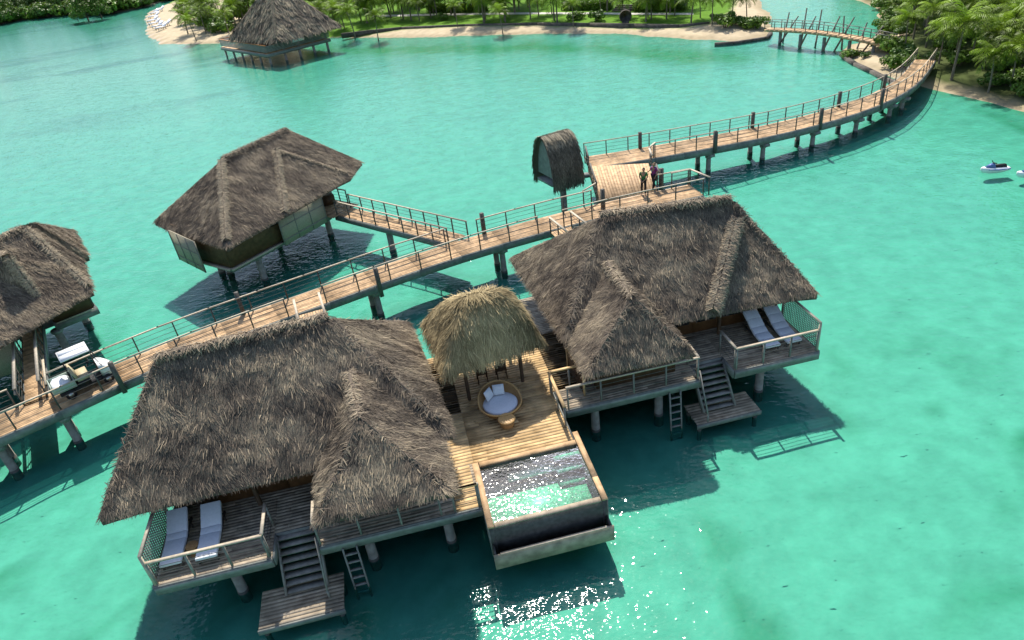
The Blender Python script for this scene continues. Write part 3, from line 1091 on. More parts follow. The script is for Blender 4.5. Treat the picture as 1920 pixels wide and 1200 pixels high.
# ------------------------------------------------------------------ terrace with plunge pool
def terrace():
    o = thing('pool_terrace', 'sunlit teak terrace joining the two front villas behind the plunge pool', 'terrace', FA(-1.8, 5, 0))
    D = 2.0
    mb = MB()
    boards(mb, FA, -3.62, -0.0, 2.02, 4.9, D, w=0.16, seg=2.2, lo=0.72, hi=1.18)
    boards(mb, FA, -0.0, 1.2, 2.02, 4.9, D + 0.004, w=0.16, seg=2.2, lo=0.72, hi=1.18)
    boards(mb, FA, 0.17, 0.9, -0.0, 2.0, D + 0.004, w=0.16, seg=2.2, lo=0.72, hi=1.18)
    boards(mb, FA, -5.2, 0.95, 4.92, 9.0, D, w=0.16, seg=2.2, lo=0.72, hi=1.15)
    mb.build('deck', M['teak'], o)
    j = MB()
    lbox(j, FA, -3.56, 0.0, 2.1, 4.9, 1.7, D - 0.045)
    lbox(j, FA, -5.1, 0.9, 4.92, 8.95, 1.7, D - 0.045)
    j.build('joists', M['joist'], o)
    f = MB()
    lbox(f, FA, -3.68, -3.625, 1.95, 4.9, 1.55, D - 0.01)
    f.build('edge_beam', M['fascia'], o)
    f = MB()
    lbox(f, FA, -5.6, -3.685, 4.84, 4.90, 1.6, D - 0.01)
    f.build('edge_beam', M['fascia'], o)
    for t, n in ((-3.2, 4.6), (-0.6, 4.6), (-3.3, 8.5), (-0.4, 8.5)): pile(o, FA(t, n), 1.7, 0.16)
    rail(o, [FA(-3.56, 2.75, D), FA(-3.56, 4.85, D)], 1.0, 1.05, 3, 'teak', 'grey_wood', 0.11)
    rail(o, [FA(-3.62, 4.95, D), FA(-5.1, 4.98, D)], 0.95, 0.75, 3, 'teak', 'grey_wood', 0.11)
    rail(o, [FA(0.16, 0.04, D), FA(0.95, 0.04, D)], 0.98, 0.8, 3, 'teak', 'grey_wood', 0.10)
    # boarded screen to the right hand villa
    s = MB()
    a, b = W(1062, 652, 3.1), W(1093, 698, 3.1)
    a.z = b.z = 2.0
    for k in range(8):
        z = 2.1 + k * 0.13
        s.beam(zz(a, z), zz(b, z), 0.025, 0.10, random.uniform(0.6, 1.1))
    s_ = s.build('slat_screen', M['wall'], o)
    q = MB()
    q.beam(zz(a, 3.12), zz(b, 3.12), 0.10, 0.06)
    for e in (a, b): q.beam(zz(e, 1.7), zz(e, 3.09), 0.08, 0.08)
    q.build('screen_frame', M['teak'], s_)


terrace()


def pool():
    o = thing('plunge_pool', 'square plunge pool with pale timber coping and an overflow trough', 'pool', FA(-1.9, 0.4, 0))
    D = 2.0
    t0, t1, n0, n1 = -3.70, -0.14, -0.78, 1.78     # inside
    b = MB()
    lbox(b, FA, t0 - 0.16, t0, n0 - 0.16, n1 + 0.16, 0.55, 1.955)
    lbox(b, FA, t1, t1 + 0.16, n0 - 0.16, n1 + 0.16, 0.55, 1.955)
    lbox(b, FA, t0 + 0.002, t1 - 0.002, n1, n1 + 0.16, 0.55, 1.955)
    lbox(b, FA, t0 + 0.002, t1 - 0.002, n0 - 0.16, n0, 0.55, 1.90)
    b.build('basin_wall', M['darkstone'], o)
    fl = MB()
    lbox(fl, FA, t0 + 0.004, t1 - 0.004, n0 + 0.004, n1 - 0.004, 0.60, 1.10)
    fl.build('pool_floor', M['tile'], o)
    c = MB()
    boards(c, FA, t0 - 0.19, t0 + 0.01, n0 - 0.2, n1 + 0.62, D + 0.03, along='n', w=0.2, seg=3, th=0.06, lo=0.95, hi=1.1)
    boards(c, FA, t1 - 0.01, t1 + 0.21, n0 - 0.2, n1 + 0.22, D + 0.03, along='n', w=0.22, seg=3, th=0.06, lo=0.95, hi=1.1)
    boards(c, FA, t0 + 0.03, t1 - 0.03, n1 - 0.01, n1 + 0.22, D + 0.03, along='t', w=0.23, seg=2.4, th=0.06, lo=0.95, hi=1.1)
    c.build('coping', M['deck'], o)
    w_ = MB()
    lbox(w_, FA, t0 + 0.03, t1 - 0.03, n0 - 0.17, n0 + 0.02, 1.903, 1.96)
    w_.build('weir', M['deck_grey'], o)
    for k in range(3):
        s = MB()
        z = 1.82 - 0.3 * k
        lbox(s, FA, t0 + 0.01, t0 + 0.95, n1 - 0.32 - 0.33 * k, n1 - 0.01 - 0.33 * k if k == 0 else n1 - 0.01 - 0.33 * k, z - 0.06, z)
        s.build('pool_step', M['tile'], o)
    bn = MB()
    lbox(bn, FA, t0 + 0.96, t1 - 0.9, n1 - 0.45, n1 - 0.01, 1.40, 1.47)
    bn.build('bench', M['tile'], o)
    wt = MB()
    wt.quad(FA(t0, n0, 1.93), FA(t1, n0, 1.93), FA(t1, n1, 1.93), FA(t0, n1, 1.93))
    wt.build('pool_water', M['poolwater'], o)
    # overflow trough
    tr = MB()
    lbox(tr, FA, t0 - 0.1, t1 + 0.1, n0 - 0.62, n0 - 0.165, 0.62, 0.70)
    lbox(tr, FA, t0 - 0.16, t0 - 0.10, n0 - 0.62, n0 - 0.165, 0.62, 1.22)
    lbox(tr, FA, t1 + 0.10, t1 + 0.16, n0 - 0.62, n0 - 0.165, 0.62, 1.22)
    tro = tr.build('overflow_trough', M['darkstone'], o)
    fb = MB()
    lbox(fb, FA, t0 - 0.2, t1 + 0.2, n0 - 0.68, n0 - 0.625, 0.60, 1.25)
    fb.build('trough_board', M['deck_grey'], tro)
    cp = MB()
    lbox(cp, FA, t0 + 0.02, t1 - 0.02, n0 - 0.695, n0 - 0.61, 1.253, 1.285)
    cp.build('trough_cap', M['rail'], tro)
    ou = MB()
    lbox(ou, FA, t1 + 0.162, t1 + 0.20, n0 - 0.15, n1 + 0.1, 0.58, 1.94)
    lbox(ou, FA, t0 - 0.20, t0 - 0.162, n0 - 0.15, n1 + 0.1, 0.58, 1.94)
    ou.build('cladding', M['grey_wood'], o)
    for t in (-3.3, -0.5):
        for n in (-0.4, 1.4): pile(o, FA(t, n), 0.56, 0.15, cap=False)


pool()


# ------------------------------------------------------------------ gazebo
def gazebo():
    o = thing('thatched_gazebo', 'small round-shouldered gazebo with fresh straw-coloured thatch between the front villas', 'gazebo', FA(-1.5, 7, 2))
    z = 4.2
    c = [W(834, 696, z), W(1018, 636, z), W(972, 566, z), W(792, 602, z)]
    r0, r1 = W(866, 552, 6.3), W(930, 538, 6.3)
    rc = [r0, r1, r1, r0]
    m_ = []
    for q, r_ in zip(c, rc):
        e = q.lerp(r_, 0.42)
        e.z = z + 0.60 * (r0.z - z)
        m_.append(e)
    top = [r0 + Vector((0, 0, 0.12)), r1 + Vector((0, 0, 0.12))]
    B = Body([[c[i], c[(i + 1) % 4], m_[(i + 1) % 4], m_[i]] for i in range(4)] +
             [[m_[0], m_[1], r1, r0], [m_[1], m_[2], r1], [m_[2], m_[3], r0, r1], [m_[3], m_[0], r0]], 0.16, c)
    ro = thatch_roof('roof', [B], 'thatch_new', o, dens=1000, lift=0.07, rough=0.22, fringe=140, tone0=0.5, flen=0.9, blade=(0.25, 0.6), bw=(0.014, 0.032))
    ridge_cap(ro, r0 - Vector((0, 0, 0.25)), r1 - Vector((0, 0, 0.25)), 'thatch_new', 0.15, tone0=0.7)
    cx = sum(c, Vector()) / 4
    for k in range(4):
        p = c[k].lerp(cx, 0.42)
        MB().tube([zz(p, 2.0), zz(p, 4.35)], 0.075, 8).build('post', M['wall'], o)
    bm = MB()
    for k in range(4):
        bm.beam(zz(c[k].lerp(cx, 0.38), 4.05), zz(c[(k + 1) % 4].lerp(cx, 0.38), 4.05), 0.08, 0.14)
    bm.build('ring_beam', M['wall'], o)
    # dining set in its shade
    t = thing('dining_table', 'dark dining table in the shade under the gazebo', 'table', FA(-1.5, 7.3, 2))
    m = MB()
    lbox(m, FA, -2.1, -0.9, 6.9, 7.7, 2.68, 2.73)
    m.build('table_top', M['wall'], t)
    for a in (-2.0, -1.0):
        for b in (7.0, 7.6): MB().beam(FA(a, b, 2), FA(a, b, 2.68), 0.06, 0.06).build('leg', M['wall'], t)
    for (a, lab) in ((-1.95, 'dark dining chair at the pool-right end of the shaded gazebo table'), (-1.15, 'dark dining chair at the left end of the shaded gazebo table')):
        h = thing('dining_chair', lab, 'chair', FA(a, 6.6, 2), group='chairs under the gazebo')
        s = MB()
        lbox(s, FA, a - 0.22, a + 0.22, 6.42, 6.84, 2.42, 2.46)
        s.build('seat', M['wall'], h)
        b_ = MB()
        for k in range(4): lbox(b_, FA, a - 0.2, a + 0.2, 6.42, 6.45, 2.55 + k * 0.1, 2.61 + k * 0.1)
        b_.build('backrest', M['wall'], h)
        for x in (-0.19, 0.19):
            for n in (6.44, 6.81): MB().beam(FA(a + x, n, 2), FA(a + x, n, 2.92 if n < 6.5 else 2.42), 0.04, 0.04).build('leg', M['wall'], h)


gazebo()


def daybed():
    P = W(940, 770, 2.0)
    c = Vector((P.x, P.y, 2.0))
    o = thing('round_daybed', 'round wicker daybed half in the gazebo shade', 'daybed', c)
    n = 40
    back = math.atan2(FA.n.y, FA.n.x) + 0.1
    prof = lambda a: 0.42 + 0.40 * max(0, math.cos(a - back)) ** 0.7 if math.cos(a - back) > 0 else 0.42
    V, Fc = [], []
    lev = 7
    for i in range(lev):
        f = i / (lev - 1)
        for k in range(n):
            a = 2 * math.pi * k / n
            r = 0.50 + 0.32 * f ** 0.7
            V.append(c + Vector((math.cos(a) * r, math.sin(a) * r, prof(a) * f)))
    for i in range(lev):
        f = 1 - i / (lev - 1)
        for k in range(n):
            a = 2 * math.pi * k / n
            r = 0.47 + 0.31 * f ** 0.7
            V.append(c + Vector((math.cos(a) * r, math.sin(a) * r, 0.2 + (prof(a) - 0.2) * f)))
    for i in range(2 * lev - 1):
        for k in range(n):
            k2 = (k + 1) % n
            Fc.append((i * n + k, i * n + k2, (i + 1) * n + k2, (i + 1) * n + k))
    Fc.append(tuple(range((2 * lev - 1) * n, 2 * lev * n)))
    b = MB()
    b.add(V, Fc)
    bo = b.build('basket', M['wicker'], o, smooth=True)
    rm = MB()
    ring = [c + Vector((math.cos(a) * 0.815, math.sin(a) * 0.815, prof(a) + 0.015)) for a in [2 * math.pi * k / n for k in range(n + 1)]]
    rm.tube(ring, 0.035, 6, cap=False)
    rm.build('rim', M['rim'], bo)
    m = MB()
    m.lathe(c, [(0.60, 0.26), (0.66, 0.29), (0.67, 0.38), (0.62, 0.42), (0.3, 0.43)], 32)
    m.build('mattress', M['cushion'], o, smooth=False)
    for an, lab in ((back + 0.75, 'white square cushion on the left of the round daybed'), (back - 0.22, 'white square cushion at the back of the round daybed')):
        d = Vector((math.cos(an), math.sin(an), 0))
        s = Vector((-d.y, d.x, 0))
        up = (Vector((0, 0, 1)) + d * 0.35).normalized()
        cc = c + d * 0.47 + Vector((0, 0, 0.66))
        nrm = s.cross(up)
        q = MB()
        G_ = 8
        for sg in (1, -1):
            VV, FF = [], []
            for i in range(G_ + 1):
                for j in range(G_ + 1):
                    x, y = i / G_ * 2 - 1, j / G_ * 2 - 1
                    th = 0.085 * ((1 - x ** 4) * (1 - y ** 4)) ** 0.5
                    VV.append(cc + s * x * 0.22 + up * y * 0.21 + nrm * th * sg)
            for i in range(G_):
                for j in range(G_):
                    FF.append((i * (G_ + 1) + j, (i + 1) * (G_ + 1) + j, (i + 1) * (G_ + 1) + j + 1, i * (G_ + 1) + j + 1))
            q.add(VV, FF)
        tag(q.build('cushion', M['cushion'], smooth=True), lab, 'cushion', 'cushions on the daybed')
    P2 = W(952, 800, 2.0)
    o = thing('ottoman', 'small round wicker ottoman in front of the daybed', 'ottoman', (P2.x, P2.y, 2))
    MB().lathe((P2.x, P2.y, 2.0), [(0.20, 0), (0.26, 0.12), (0.30, 0.36)], 24).build('base', M['wicker'], o)
    MB().lathe((P2.x, P2.y, 2.36), [(0.315, 0), (0.33, 0.02), (0.32, 0.045), (0.25, 0.055)], 24).build('top', M['rim'], o)


daybed()

# slatted fence between the left villa roof and the gazebo
o = thing('slat_fence', 'short orange-brown slat fence in the gap left of the gazebo', 'fence', W(798, 668, 2.0))
m = MB()
a, b = W(776, 626, 2.6), W(808, 700, 2.6)
for k in range(22):
    p = zz(a.lerp(b, k / 21), 2.0)
    m.beam(p + Vector((0, 0, -0.1)), p + Vector((0, 0, 0.85)), 0.07, 0.02, random.uniform(0.7, 1.2))
m.build('slats', M['teak'], o)
for zk in (2.15, 2.75): MB().beam(zz(a, zk), zz(b, zk), 0.05, 0.07).build('fence_rail', M['wall'], o)


# ------------------------------------------------------------------ villas behind
def wall_run(mb, pts, z0, z1, th=0.12):
    for a, b in zip(pts, pts[1:]):
        d = (b - a).normalized()
        n = Vector((-d.y, d.x, 0)) * th / 2
        mb.hexa([zz(a - n, z0), zz(b - n, z0), zz(b + n, z0), zz(a + n, z0)], [zz(a - n, z1), zz(b - n, z1), zz(b + n, z1), zz(a + n, z1)])


def villa_c():
    o = thing('overwater_villa', 'thatched villa standing alone beyond the boardwalk, joined by a short gangway', 'villa', zz(W(500, 430, 0), 0))
    z = ZE
    Mc, Rf, Rb = W(425, 462, z), W(655, 330, z), W(677, 302, z)
    dv = (Rf - Mc).normalized()
    nv = Vector((-dv.y, dv.x, 0))

    def Q(t, n_, zc=z): return zz(Mc + dv * t + nv * n_, zc)
    r1, r2 = W(415, 296, ZR), W(536, 240, ZR)
    tb = (Rb - Mc).dot(dv)
    L = W(320, 428, z)
    Lb, Rk = L + dv * 0.5 + nv * 2.2, Q(tb + 0.2, 8.8)
    B = Body([[L, Mc, r1], [Mc, Rf, r2, r1], [Rf, Rb, r2], [Rb, Rk, r2], [Rk, Lb, r1, r2], [Lb, L, r1]], 0.09, [L, Mc, Rf, Rb, Rk, Lb])
    ro = thatch_roof('roof', [B], 'thatch', o, dens=700, bw=(0.016, 0.034), tone0=0.40, flen=0.5)
    ridge_cap(ro, r1, r2, 'thatch', 0.16, 200, 0.55)

    def on(px, py, zg, e=0.06):
        zs = np.linspace(ZR + 0.6, ZE, 240)
        for zk in zs:
            q = W(px, py, float(zk))
            X, Y = np.array([q.x]), np.array([q.y])
            if B.inside(X, Y)[0] and float(B.z(X, Y)[0]) + e >= zk:
                return q
        return W(px, py, zg)
    ridge_cap(ro, r1.lerp(Mc, 0.03), r1.lerp(Mc, 0.93), 'thatch', 0.17, 420, 0.85, 0.0)
    a_ = on(517, 280, 6.5)
    ridge_cap(ro, a_, on(534, 398, 4.3), 'thatch', 0.2, 420, 0.85, 0.0)
    ridge_cap(ro, a_, on(650, 324, 4.3), 'thatch', 0.10, 260, 0.75, 0.0)
    # walls
    c0, cl, cr = W(434, 500, 2.0), W(352, 478, 2.0), W(620, 400, 2.0)
    un = (cr - c0).normalized()
    vn = (cl - c0).normalized()
    cb = cr + vn * 5.0
    wl = MB()
    wall_run(wl, [cl + vn * 0.5, c0, cr - un * 0.9, cb - un * 0.9], 1.95, 4.0)
    wl.build('wall', M['wall'], o)
    # shutters and base ledge
    mdl = c0.lerp(cr, 0.56)
    nrm = Vector((un.y, -un.x, 0))
    for f0, f1 in ((0.03, 0.2), (0.23, 0.5)):
        wn = MB()
        a, b = c0.lerp(cr, f0) + nrm * 0.08, c0.lerp(cr, f1) + nrm * 0.08
        wn.hexa([zz(a, 3.1), zz(b, 3.1), zz(b + nrm * 0.03, 3.1), zz(a + nrm * 0.03, 3.1)], [zz(a, 3.7), zz(b, 3.7), zz(b + nrm * 0.03, 3.7), zz(a + nrm * 0.03, 3.7)])
        wn.build('shutter', M['glass'], o)
    lg = MB()
    lg.beam(zz(c0 + nrm * 0.14 - un * 0.1, 1.86), zz(mdl + nrm * 0.14, 1.86), 0.2, 0.1)
    vnn = Vector((vn.y, -vn.x, 0)) * -1
    lg.beam(zz(c0 - nrm * 0 - vn * 0.0 - un * 0.14, 1.86), zz(cl - un * 0.14, 1.86), 0.2, 0.1)
    lg.build('ledge', M['rail'], o)
    fl = MB()
    fl.add([zz(c0, 1.6), zz(cr, 1.6), zz(cb, 1.6), zz(cl + vn * 0.5, 1.6), zz(c0, 1.93), zz(cr, 1.93), zz(cb, 1.93), zz(cl + vn * 0.5, 1.93)], [(3, 2, 1, 0), (4, 5, 6, 7), (0, 1, 5, 4), (1, 2, 6, 5), (2, 3, 7, 6), (3, 0, 4, 7)])
    fl.build('floor_slab', M['fascia'], o)
    # woven bamboo shower screens
    for a, b, nn in ((W(533, 454, 2), W(612, 409, 2), None), (W(336, 480, 2), W(384, 504, 2), None)):
        s = MB()
        wall_run(s, [a, b], 1.75, 3.75, 0.06)
        so2 = s.build('woven_screen', M['weave'], o)
        t = MB()
        for k in range(4):
            p = a.lerp(b, k / 3)
            dd = (b - a).normalized()
            e = Vector((dd.y, -dd.x, 0)) * 0.045
            t.beam(zz(p + e, 1.76), zz(p + e, 3.74), 0.05, 0.03)
        for zk in (2.1, 2.95):
            t.beam(zz(a + e, zk), zz(b + e, zk), 0.03, 0.05)
        t.build('screen_batten', M['grey_wood'], so2)
    # porch deck by the gangway
    pd = MB()
    p = W(628, 398, 2.0)
    Fp = frame(p, p + un, False)
    boards(pd, Fp, -0.7, 1.6, -0.6, 2.6, 2.0)
    pd.build('porch_deck', M['deck'], o)
    rail(o, [Fp(1.5, 0.3, 2.0), Fp(1.5, 2.5, 2.0)], 0.9, 0.8)
    MB().box(Fp(0.9, 1.6, 2.3), 0.9, 0.7, 0.6, 0.4).build('planter', M['wall'], o)
    for q in ((490, 500), (620, 428), (428, 508)):
        pass
    for base in ((497, 524), (620, 439), (432, 512)):
        P = W(base[0], base[1], 0)
        pile(o, P, 1.62, 0.2)
    for f, g in ((0.2, 4.0), (0.8, 4.2)): pile(o, c0.lerp(cr, f) + vn * g, 1.62, 0.2)
    # gangway
    g = thing('gangway', 'short timber gangway from the boardwalk to the villa standing alone', 'gangway', zz(W(760, 430, 2), 0))
    lo = [W(628, 402, 2), W(842, 457, 2)]
    hi = [W(655, 389, 2), W(884, 442, 2)]
    ax = (lo[1] - lo[0]).normalized()
    n = Vector((-ax.y, ax.x, 0))
    if n.y < 0: n = -n
    wd = 1.25
    Fg = frame(lo[0], lo[1], n.dot(Vector((-ax.y, ax.x, 0))) < 0)
    Lg = (lo[1] - lo[0]).length
    d = MB()
    boards(d, Fg, 0.1, Lg + 0.15, 0, wd, 1.996, seg=2.5)
    d.build('deck', M['deck'], g)
    for y0, y1, e, z0, z1 in ((-0.06, -0.004, 0.1, 1.62, 1.98), (wd + 0.004, wd + 0.06, 0.1, 1.62, 1.98), (0.05, wd - 0.05, 0.2, 1.72, 1.95)):
        lbox(MB_ := MB(), Fg, 0, Lg - e, y0, y1, z0, z1)
        MB_.build('edge_beam', M['fascia'], g)
    rail(g, [Fg(0.2, 0.03, 2), Fg(Lg - 0.05, 0.03, 2)], 0.95, 1.2)
    rail(g, [Fg(0.2, wd - 0.03, 2), Fg(Lg + 0.4, wd - 0.03, 2)], 0.95, 1.2)
    P = W(735, 482, 0)
    pile(g, Fg(Lg * 0.42, wd / 2), 1.72, 0.2)


villa_c()


def villa_d():
    o = thing('overwater_villa', 'thatched villa cut off by the left edge, with a dark doorway and gangway', 'villa', zz(W(60, 560, 0), 0))
    z = ZE
    FR, BR = W(172, 543, z), W(140, 440, z)
    fdir = (W(90, 590, z) - FR)
    fdir.z = 0
    fdir.normalize()
    FL = FR + fdir * 9.5
    BL = BR + fdir * 9.5
    R1 = W(42, 424, ZR)
    R0 = R1 + fdir * 4.2
    B = Body([[FR, FL, R0, R1], [BR, FR, R1], [FL, BL, R0], [BL, BR, R1, R0]], 0.09, [FR, FL, BL, BR])
    nin = (BR - FR)
    nin -= fdir * nin.dot(fdir)
    nin.normalize()
    # entrance roof in front
    e1, e0 = W(96, 588, 3.6), W(-40, 640, 3.6)
    p1 = W(70, 545, 4.75)
    p0 = W(10, 478, 6.2)
    ed = W(0, 614, 3.6) - e1
    ed.normalize()
    e0 = e1 + ed * 5.0
    ap = W(12, 480, 5.9)
    for zk in np.linspace(7.2, 4.0, 200):
        q = W(12, 480, float(zk))
        if float(B.z(np.array([q.x]), np.array([q.y]))[0]) >= zk:
            ap = W(12, 480, float(zk) + 0.35)
            break
    eb1, eb0 = e1 + nin * 3.2, e0 + nin * 3.2
    apb = ap + nin * 3.0
    P = Body([[e1, e0, ap], [eb1, e1, ap, apb], [e0, eb0, apb, ap]], 0.09, [e1, e0, eb0, eb1])
    q1, q2 = W(137, 430, z), W(164, 478, z)
    t1 = W(60, 415, 6.75)
    t0 = t1 + fdir * 3.2
    q1b, q2b = q1 + fdir * 6, q2 + fdir * 6
    K3 = Body([[q2, q1, t1], [q2b, q2, t1, t0], [q1, q1b, t0, t1]], 0.09, [q2, q1, q1b, q2b])
    ro = thatch_roof('roof', [B, P, K3], 'thatch', o, dens=750, bw=(0.015, 0.032), tone0=0.45, lift=0.08, eave_open={(1, 2)}, flen=0.5)
    ridge_cap(ro, R1, R0, 'thatch', 0.17, 220, 0.65)
    ridge_cap(ro, R1.lerp(FR, 0.04), R1.lerp(FR, 0.93), 'thatch', 0.15, 380, 0.85, 0.0)
    ridge_cap(ro, ap, apb, 'thatch', 0.15, 380, 0.85, 0.0)
    ridge_cap(ro, ap.lerp(e1, 0.04), ap.lerp(e1, 0.9), 'thatch', 0.15, 380, 0.85, 0.0)
    c = W(104, 605, 2.0)
    cr = W(174, 577, 2.0)
    ud = (cr - c).normalized()
    vd = Vector((-ud.y, ud.x, 0))
    wl = MB()
    wall_run(wl, [c, cr, cr + vd * 4.5], 2.0, 3.9)
    wall_run(wl, [c + vd * 0.07, c + vd * 3.0], 2.0, 3.9)
    wall_run(wl, [c + vd * 2.6 - ud * 0.1, c + vd * 2.6 - ud * 4.0], 2.0, 3.9)
    wl.build('wall', M['wall'], o)
    sh = MB()
    nn = -vd
    a, b = c.lerp(cr, 0.35) + nn * 0.07, c.lerp(cr, 0.6) + nn * 0.07
    sh.hexa([zz(a, 3.2), zz(b, 3.2), zz(b + nn * 0.03, 3.2), zz(a + nn * 0.03, 3.2)], [zz(a, 3.5), zz(b, 3.5), zz(b + nn * 0.03, 3.5), zz(a + nn * 0.03, 3.5)])
    sh.build('shutter', M['glass'], o)
    fl = MB()
    q = [c - vd * 0.15 - ud * 0.1, cr + ud * 0.2 - vd * 0.15, cr + ud * 0.2 + vd * 5, c - ud * 5 + vd * 5, c - ud * 5 + vd * 0.6, c - ud * 0.1 + vd * 0.6]
    fl.add([zz(p, 1.6) for p in q] + [zz(p, 1.97) for p in q], [tuple(range(5, -1, -1)), tuple(range(6, 12))] + [(i, (i + 1) % 6, 6 + (i + 1) % 6, 6 + i) for i in range(6)])
    fl.build('floor_slab', M['fascia'], o)
    lg = MB()
    lg.beam(zz(c - vd * 0.2, 2.02), zz(cr - vd * 0.2, 2.02), 0.08, 0.06)
    lg.build('ledge', M['rail'], o)
    # pale side wall of the bathing yard
    s = MB()
    a, b = W(42, 668, 2.0), W(-60, 700, 2.0)
    wall_run(s, [zz(a, 2), zz(b, 2)], 1.3, 3.4, 0.06)
    s.build('woven_screen', M['weave'], o)
    rail(o, [cr + vd * 0.3 + ud * 0.12, cr + vd * 3.5 + ud * 0.12], 0.95, 1.0)
    pile(o, W(131, 664, 0), 1.62, 0.2)
    pile(o, c + vd * 3 + ud * 1.5, 1.62, 0.2)
    g = thing('gangway', 'timber gangway with pale flat handrails leading to the villa at the left edge', 'gangway', zz(W(60, 700, 2), 0))
    a0, a1 = W(55, 757, 2), W(82, 752, 2)
    far = c + vd * 2.4 - ud * 0.75
    ax = far - (a0 + a1) / 2
    ax.z = 0
    Lg = ax.length
    ax.normalize()
    Fg = frame(zz((a0 + a1) / 2, 2), zz((a0 + a1) / 2 + ax, 2), False)
    d = MB()
    boards(d, Fg, 0.0, Lg, -0.45, 0.45, 2.0, along='n', w=0.13, seg=1.2)
    d.build('deck', M['deck'], g)
    f = MB()
    for sgn in (-1, 1): lbox(f, Fg, 0.05, Lg, sgn * 0.48 - 0.025, sgn * 0.48 + 0.025, 1.6, 1.98)
    lbox(f, Fg, 0.05, Lg, -0.44, 0.44, 1.7, 1.95)
    f.build('edge_beam', M['fascia'], g)
    for sgn in (-1, 1): rail(g, [Fg(0.1, sgn * 0.46, 2), Fg(Lg * 0.78, sgn * 0.46, 2)], 0.95, 1.1, w=0.13)
    # low splayed hand rails beside the gangway mouth
    k = MB()
    k.beam(Fg(0.2, 0.56, 2.62), Fg(2.4, 0.56, 2.62), 0.10, 0.04)
    k.beam(Fg(0.2, -0.60, 2.55), Fg(2.6, -0.60, 2.62), 0.10, 0.04)
    k.build('grab_rail', M['rail'], g)


villa_d()


# ------------------------------------------------------------------ boardwalk
def strip(pts_c, widths, step=2.6):
    """centre line -> stations (left, right)"""
    d = [0]
    for a, b in zip(pts_c, pts_c[1:]): d.append(d[-1] + (b - a).length)
    n = max(1, round(d[-1] / step))
    ss = np.linspace(0, d[-1], n + 1)
    X = np.interp(ss, d, [p.x for p in pts_c])
    Y = np.interp(ss, d, [p.y for p in pts_c])
    Z = np.interp(ss, d, [p.z for p in pts_c])
    Wd = np.interp(ss, d, widths)
    k = np.array([0.25, 0.5, 0.25])
    for _ in range(2):
        X[1:-1] = np.convolve(X, k, 'valid')
        Y[1:-1] = np.convolve(Y, k, 'valid')
    Lp, Rp = [], []
    for i in range(len(ss)):
        a, b = max(i - 1, 0), min(i + 1, len(ss) - 1)
        dx, dy = X[b] - X[a], Y[b] - Y[a]
        l = math.hypot(dx, dy)
        nx, ny = -dy / l, dx / l
        Lp.append(Vector((X[i] + nx * Wd[i] / 2, Y[i] + ny * Wd[i] / 2, Z[i])))
        Rp.append(Vector((X[i] - nx * Wd[i] / 2, Y[i] - ny * Wd[i] / 2, Z[i])))
    return Lp, Rp


def strip_boards(mb, Lp, Rp, nb, th=0.04, gap=0.012):
    for i in range(len(Lp) - 1):
        for j in range(nb):
            wd = (Rp[i] - Lp[i]).length
            g = gap / wd / 2
            f0, f1 = j / nb + g, (j + 1) / nb - g
            a, b = Lp[i].lerp(Rp[i], f0), Lp[i].lerp(Rp[i], f1)
            c, d = Lp[i + 1].lerp(Rp[i + 1], f1), Lp[i + 1].lerp(Rp[i + 1], f0)
            e = (c - b).normalized() * 0.003
            a, b, c, d = a + e, b + e, c - e, d - e
            dn = Vector((0, 0, -th))
            mb.hexa([a + dn, b + dn, c + dn, d + dn], [a, b, c, d], random.uniform(0.68, 1.18))


def side_beams(mb, Lp, Rp, z0=0.42):
    for P, Q in ((Lp, Rp), (Rp, Lp)):
        for i in range(len(P) - 1):
            o0 = (P[i] - Q[i]).normalized()
            o1 = (P[i + 1] - Q[i + 1]).normalized()
            dn, up = Vector((0, 0, -z0)), Vector((0, 0, -0.012))
            a, b = P[i], P[i + 1]
            mb.hexa([a + dn + o0 * 0.004, b + dn + o1 * 0.004, b + dn + o1 * 0.08, a + dn + o0 * 0.08], [a + up + o0 * 0.004, b + up + o1 * 0.004, b + up + o1 * 0.08, a + up + o0 * 0.08], random.uniform(0.92, 1.08))
    for i in range(len(Lp) - 1):
        q = [Lp[i].lerp(Rp[i], 0.03), Rp[i].lerp(Lp[i], 0.03), Rp[i + 1].lerp(Lp[i + 1], 0.03), Lp[i + 1].lerp(Rp[i + 1], 0.03)]
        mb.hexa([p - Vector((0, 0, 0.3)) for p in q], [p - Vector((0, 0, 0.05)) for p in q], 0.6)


def bollard(parent, P, an, h=1.25):
    MB().box(zz(P, P.z + h / 2 - 0.2), 0.2, 0.2, h + 0.4, an).build('bollard', M['post'], parent)


def cut_rail(parent, path, gaps, **kw):
    """rail along path with open gaps given as (centre, half width)"""
    P = polyline(path, 0.4)
    run = []
    for p in P:
        if any((zz(p, 0) - zz(c, 0)).length < r for c, r in gaps):
            if len(run) > 2: rail(parent, thin(run), **kw)
            run = []
        else: run.append(p)
    if len(run) > 2: rail(parent, thin(run), **kw)


def thin(run):
    k = [run[0]]
    acc = 0
    for a, b in zip(run, run[1:]):
        acc += (b - a).length
        if acc > 2.4:
            k.append(b)
            acc = 0
    if (k[-1] - run[-1]).length < 0.6 and len(k) > 1: k[-1] = run[-1]
    else: k.append(run[-1])
    return k


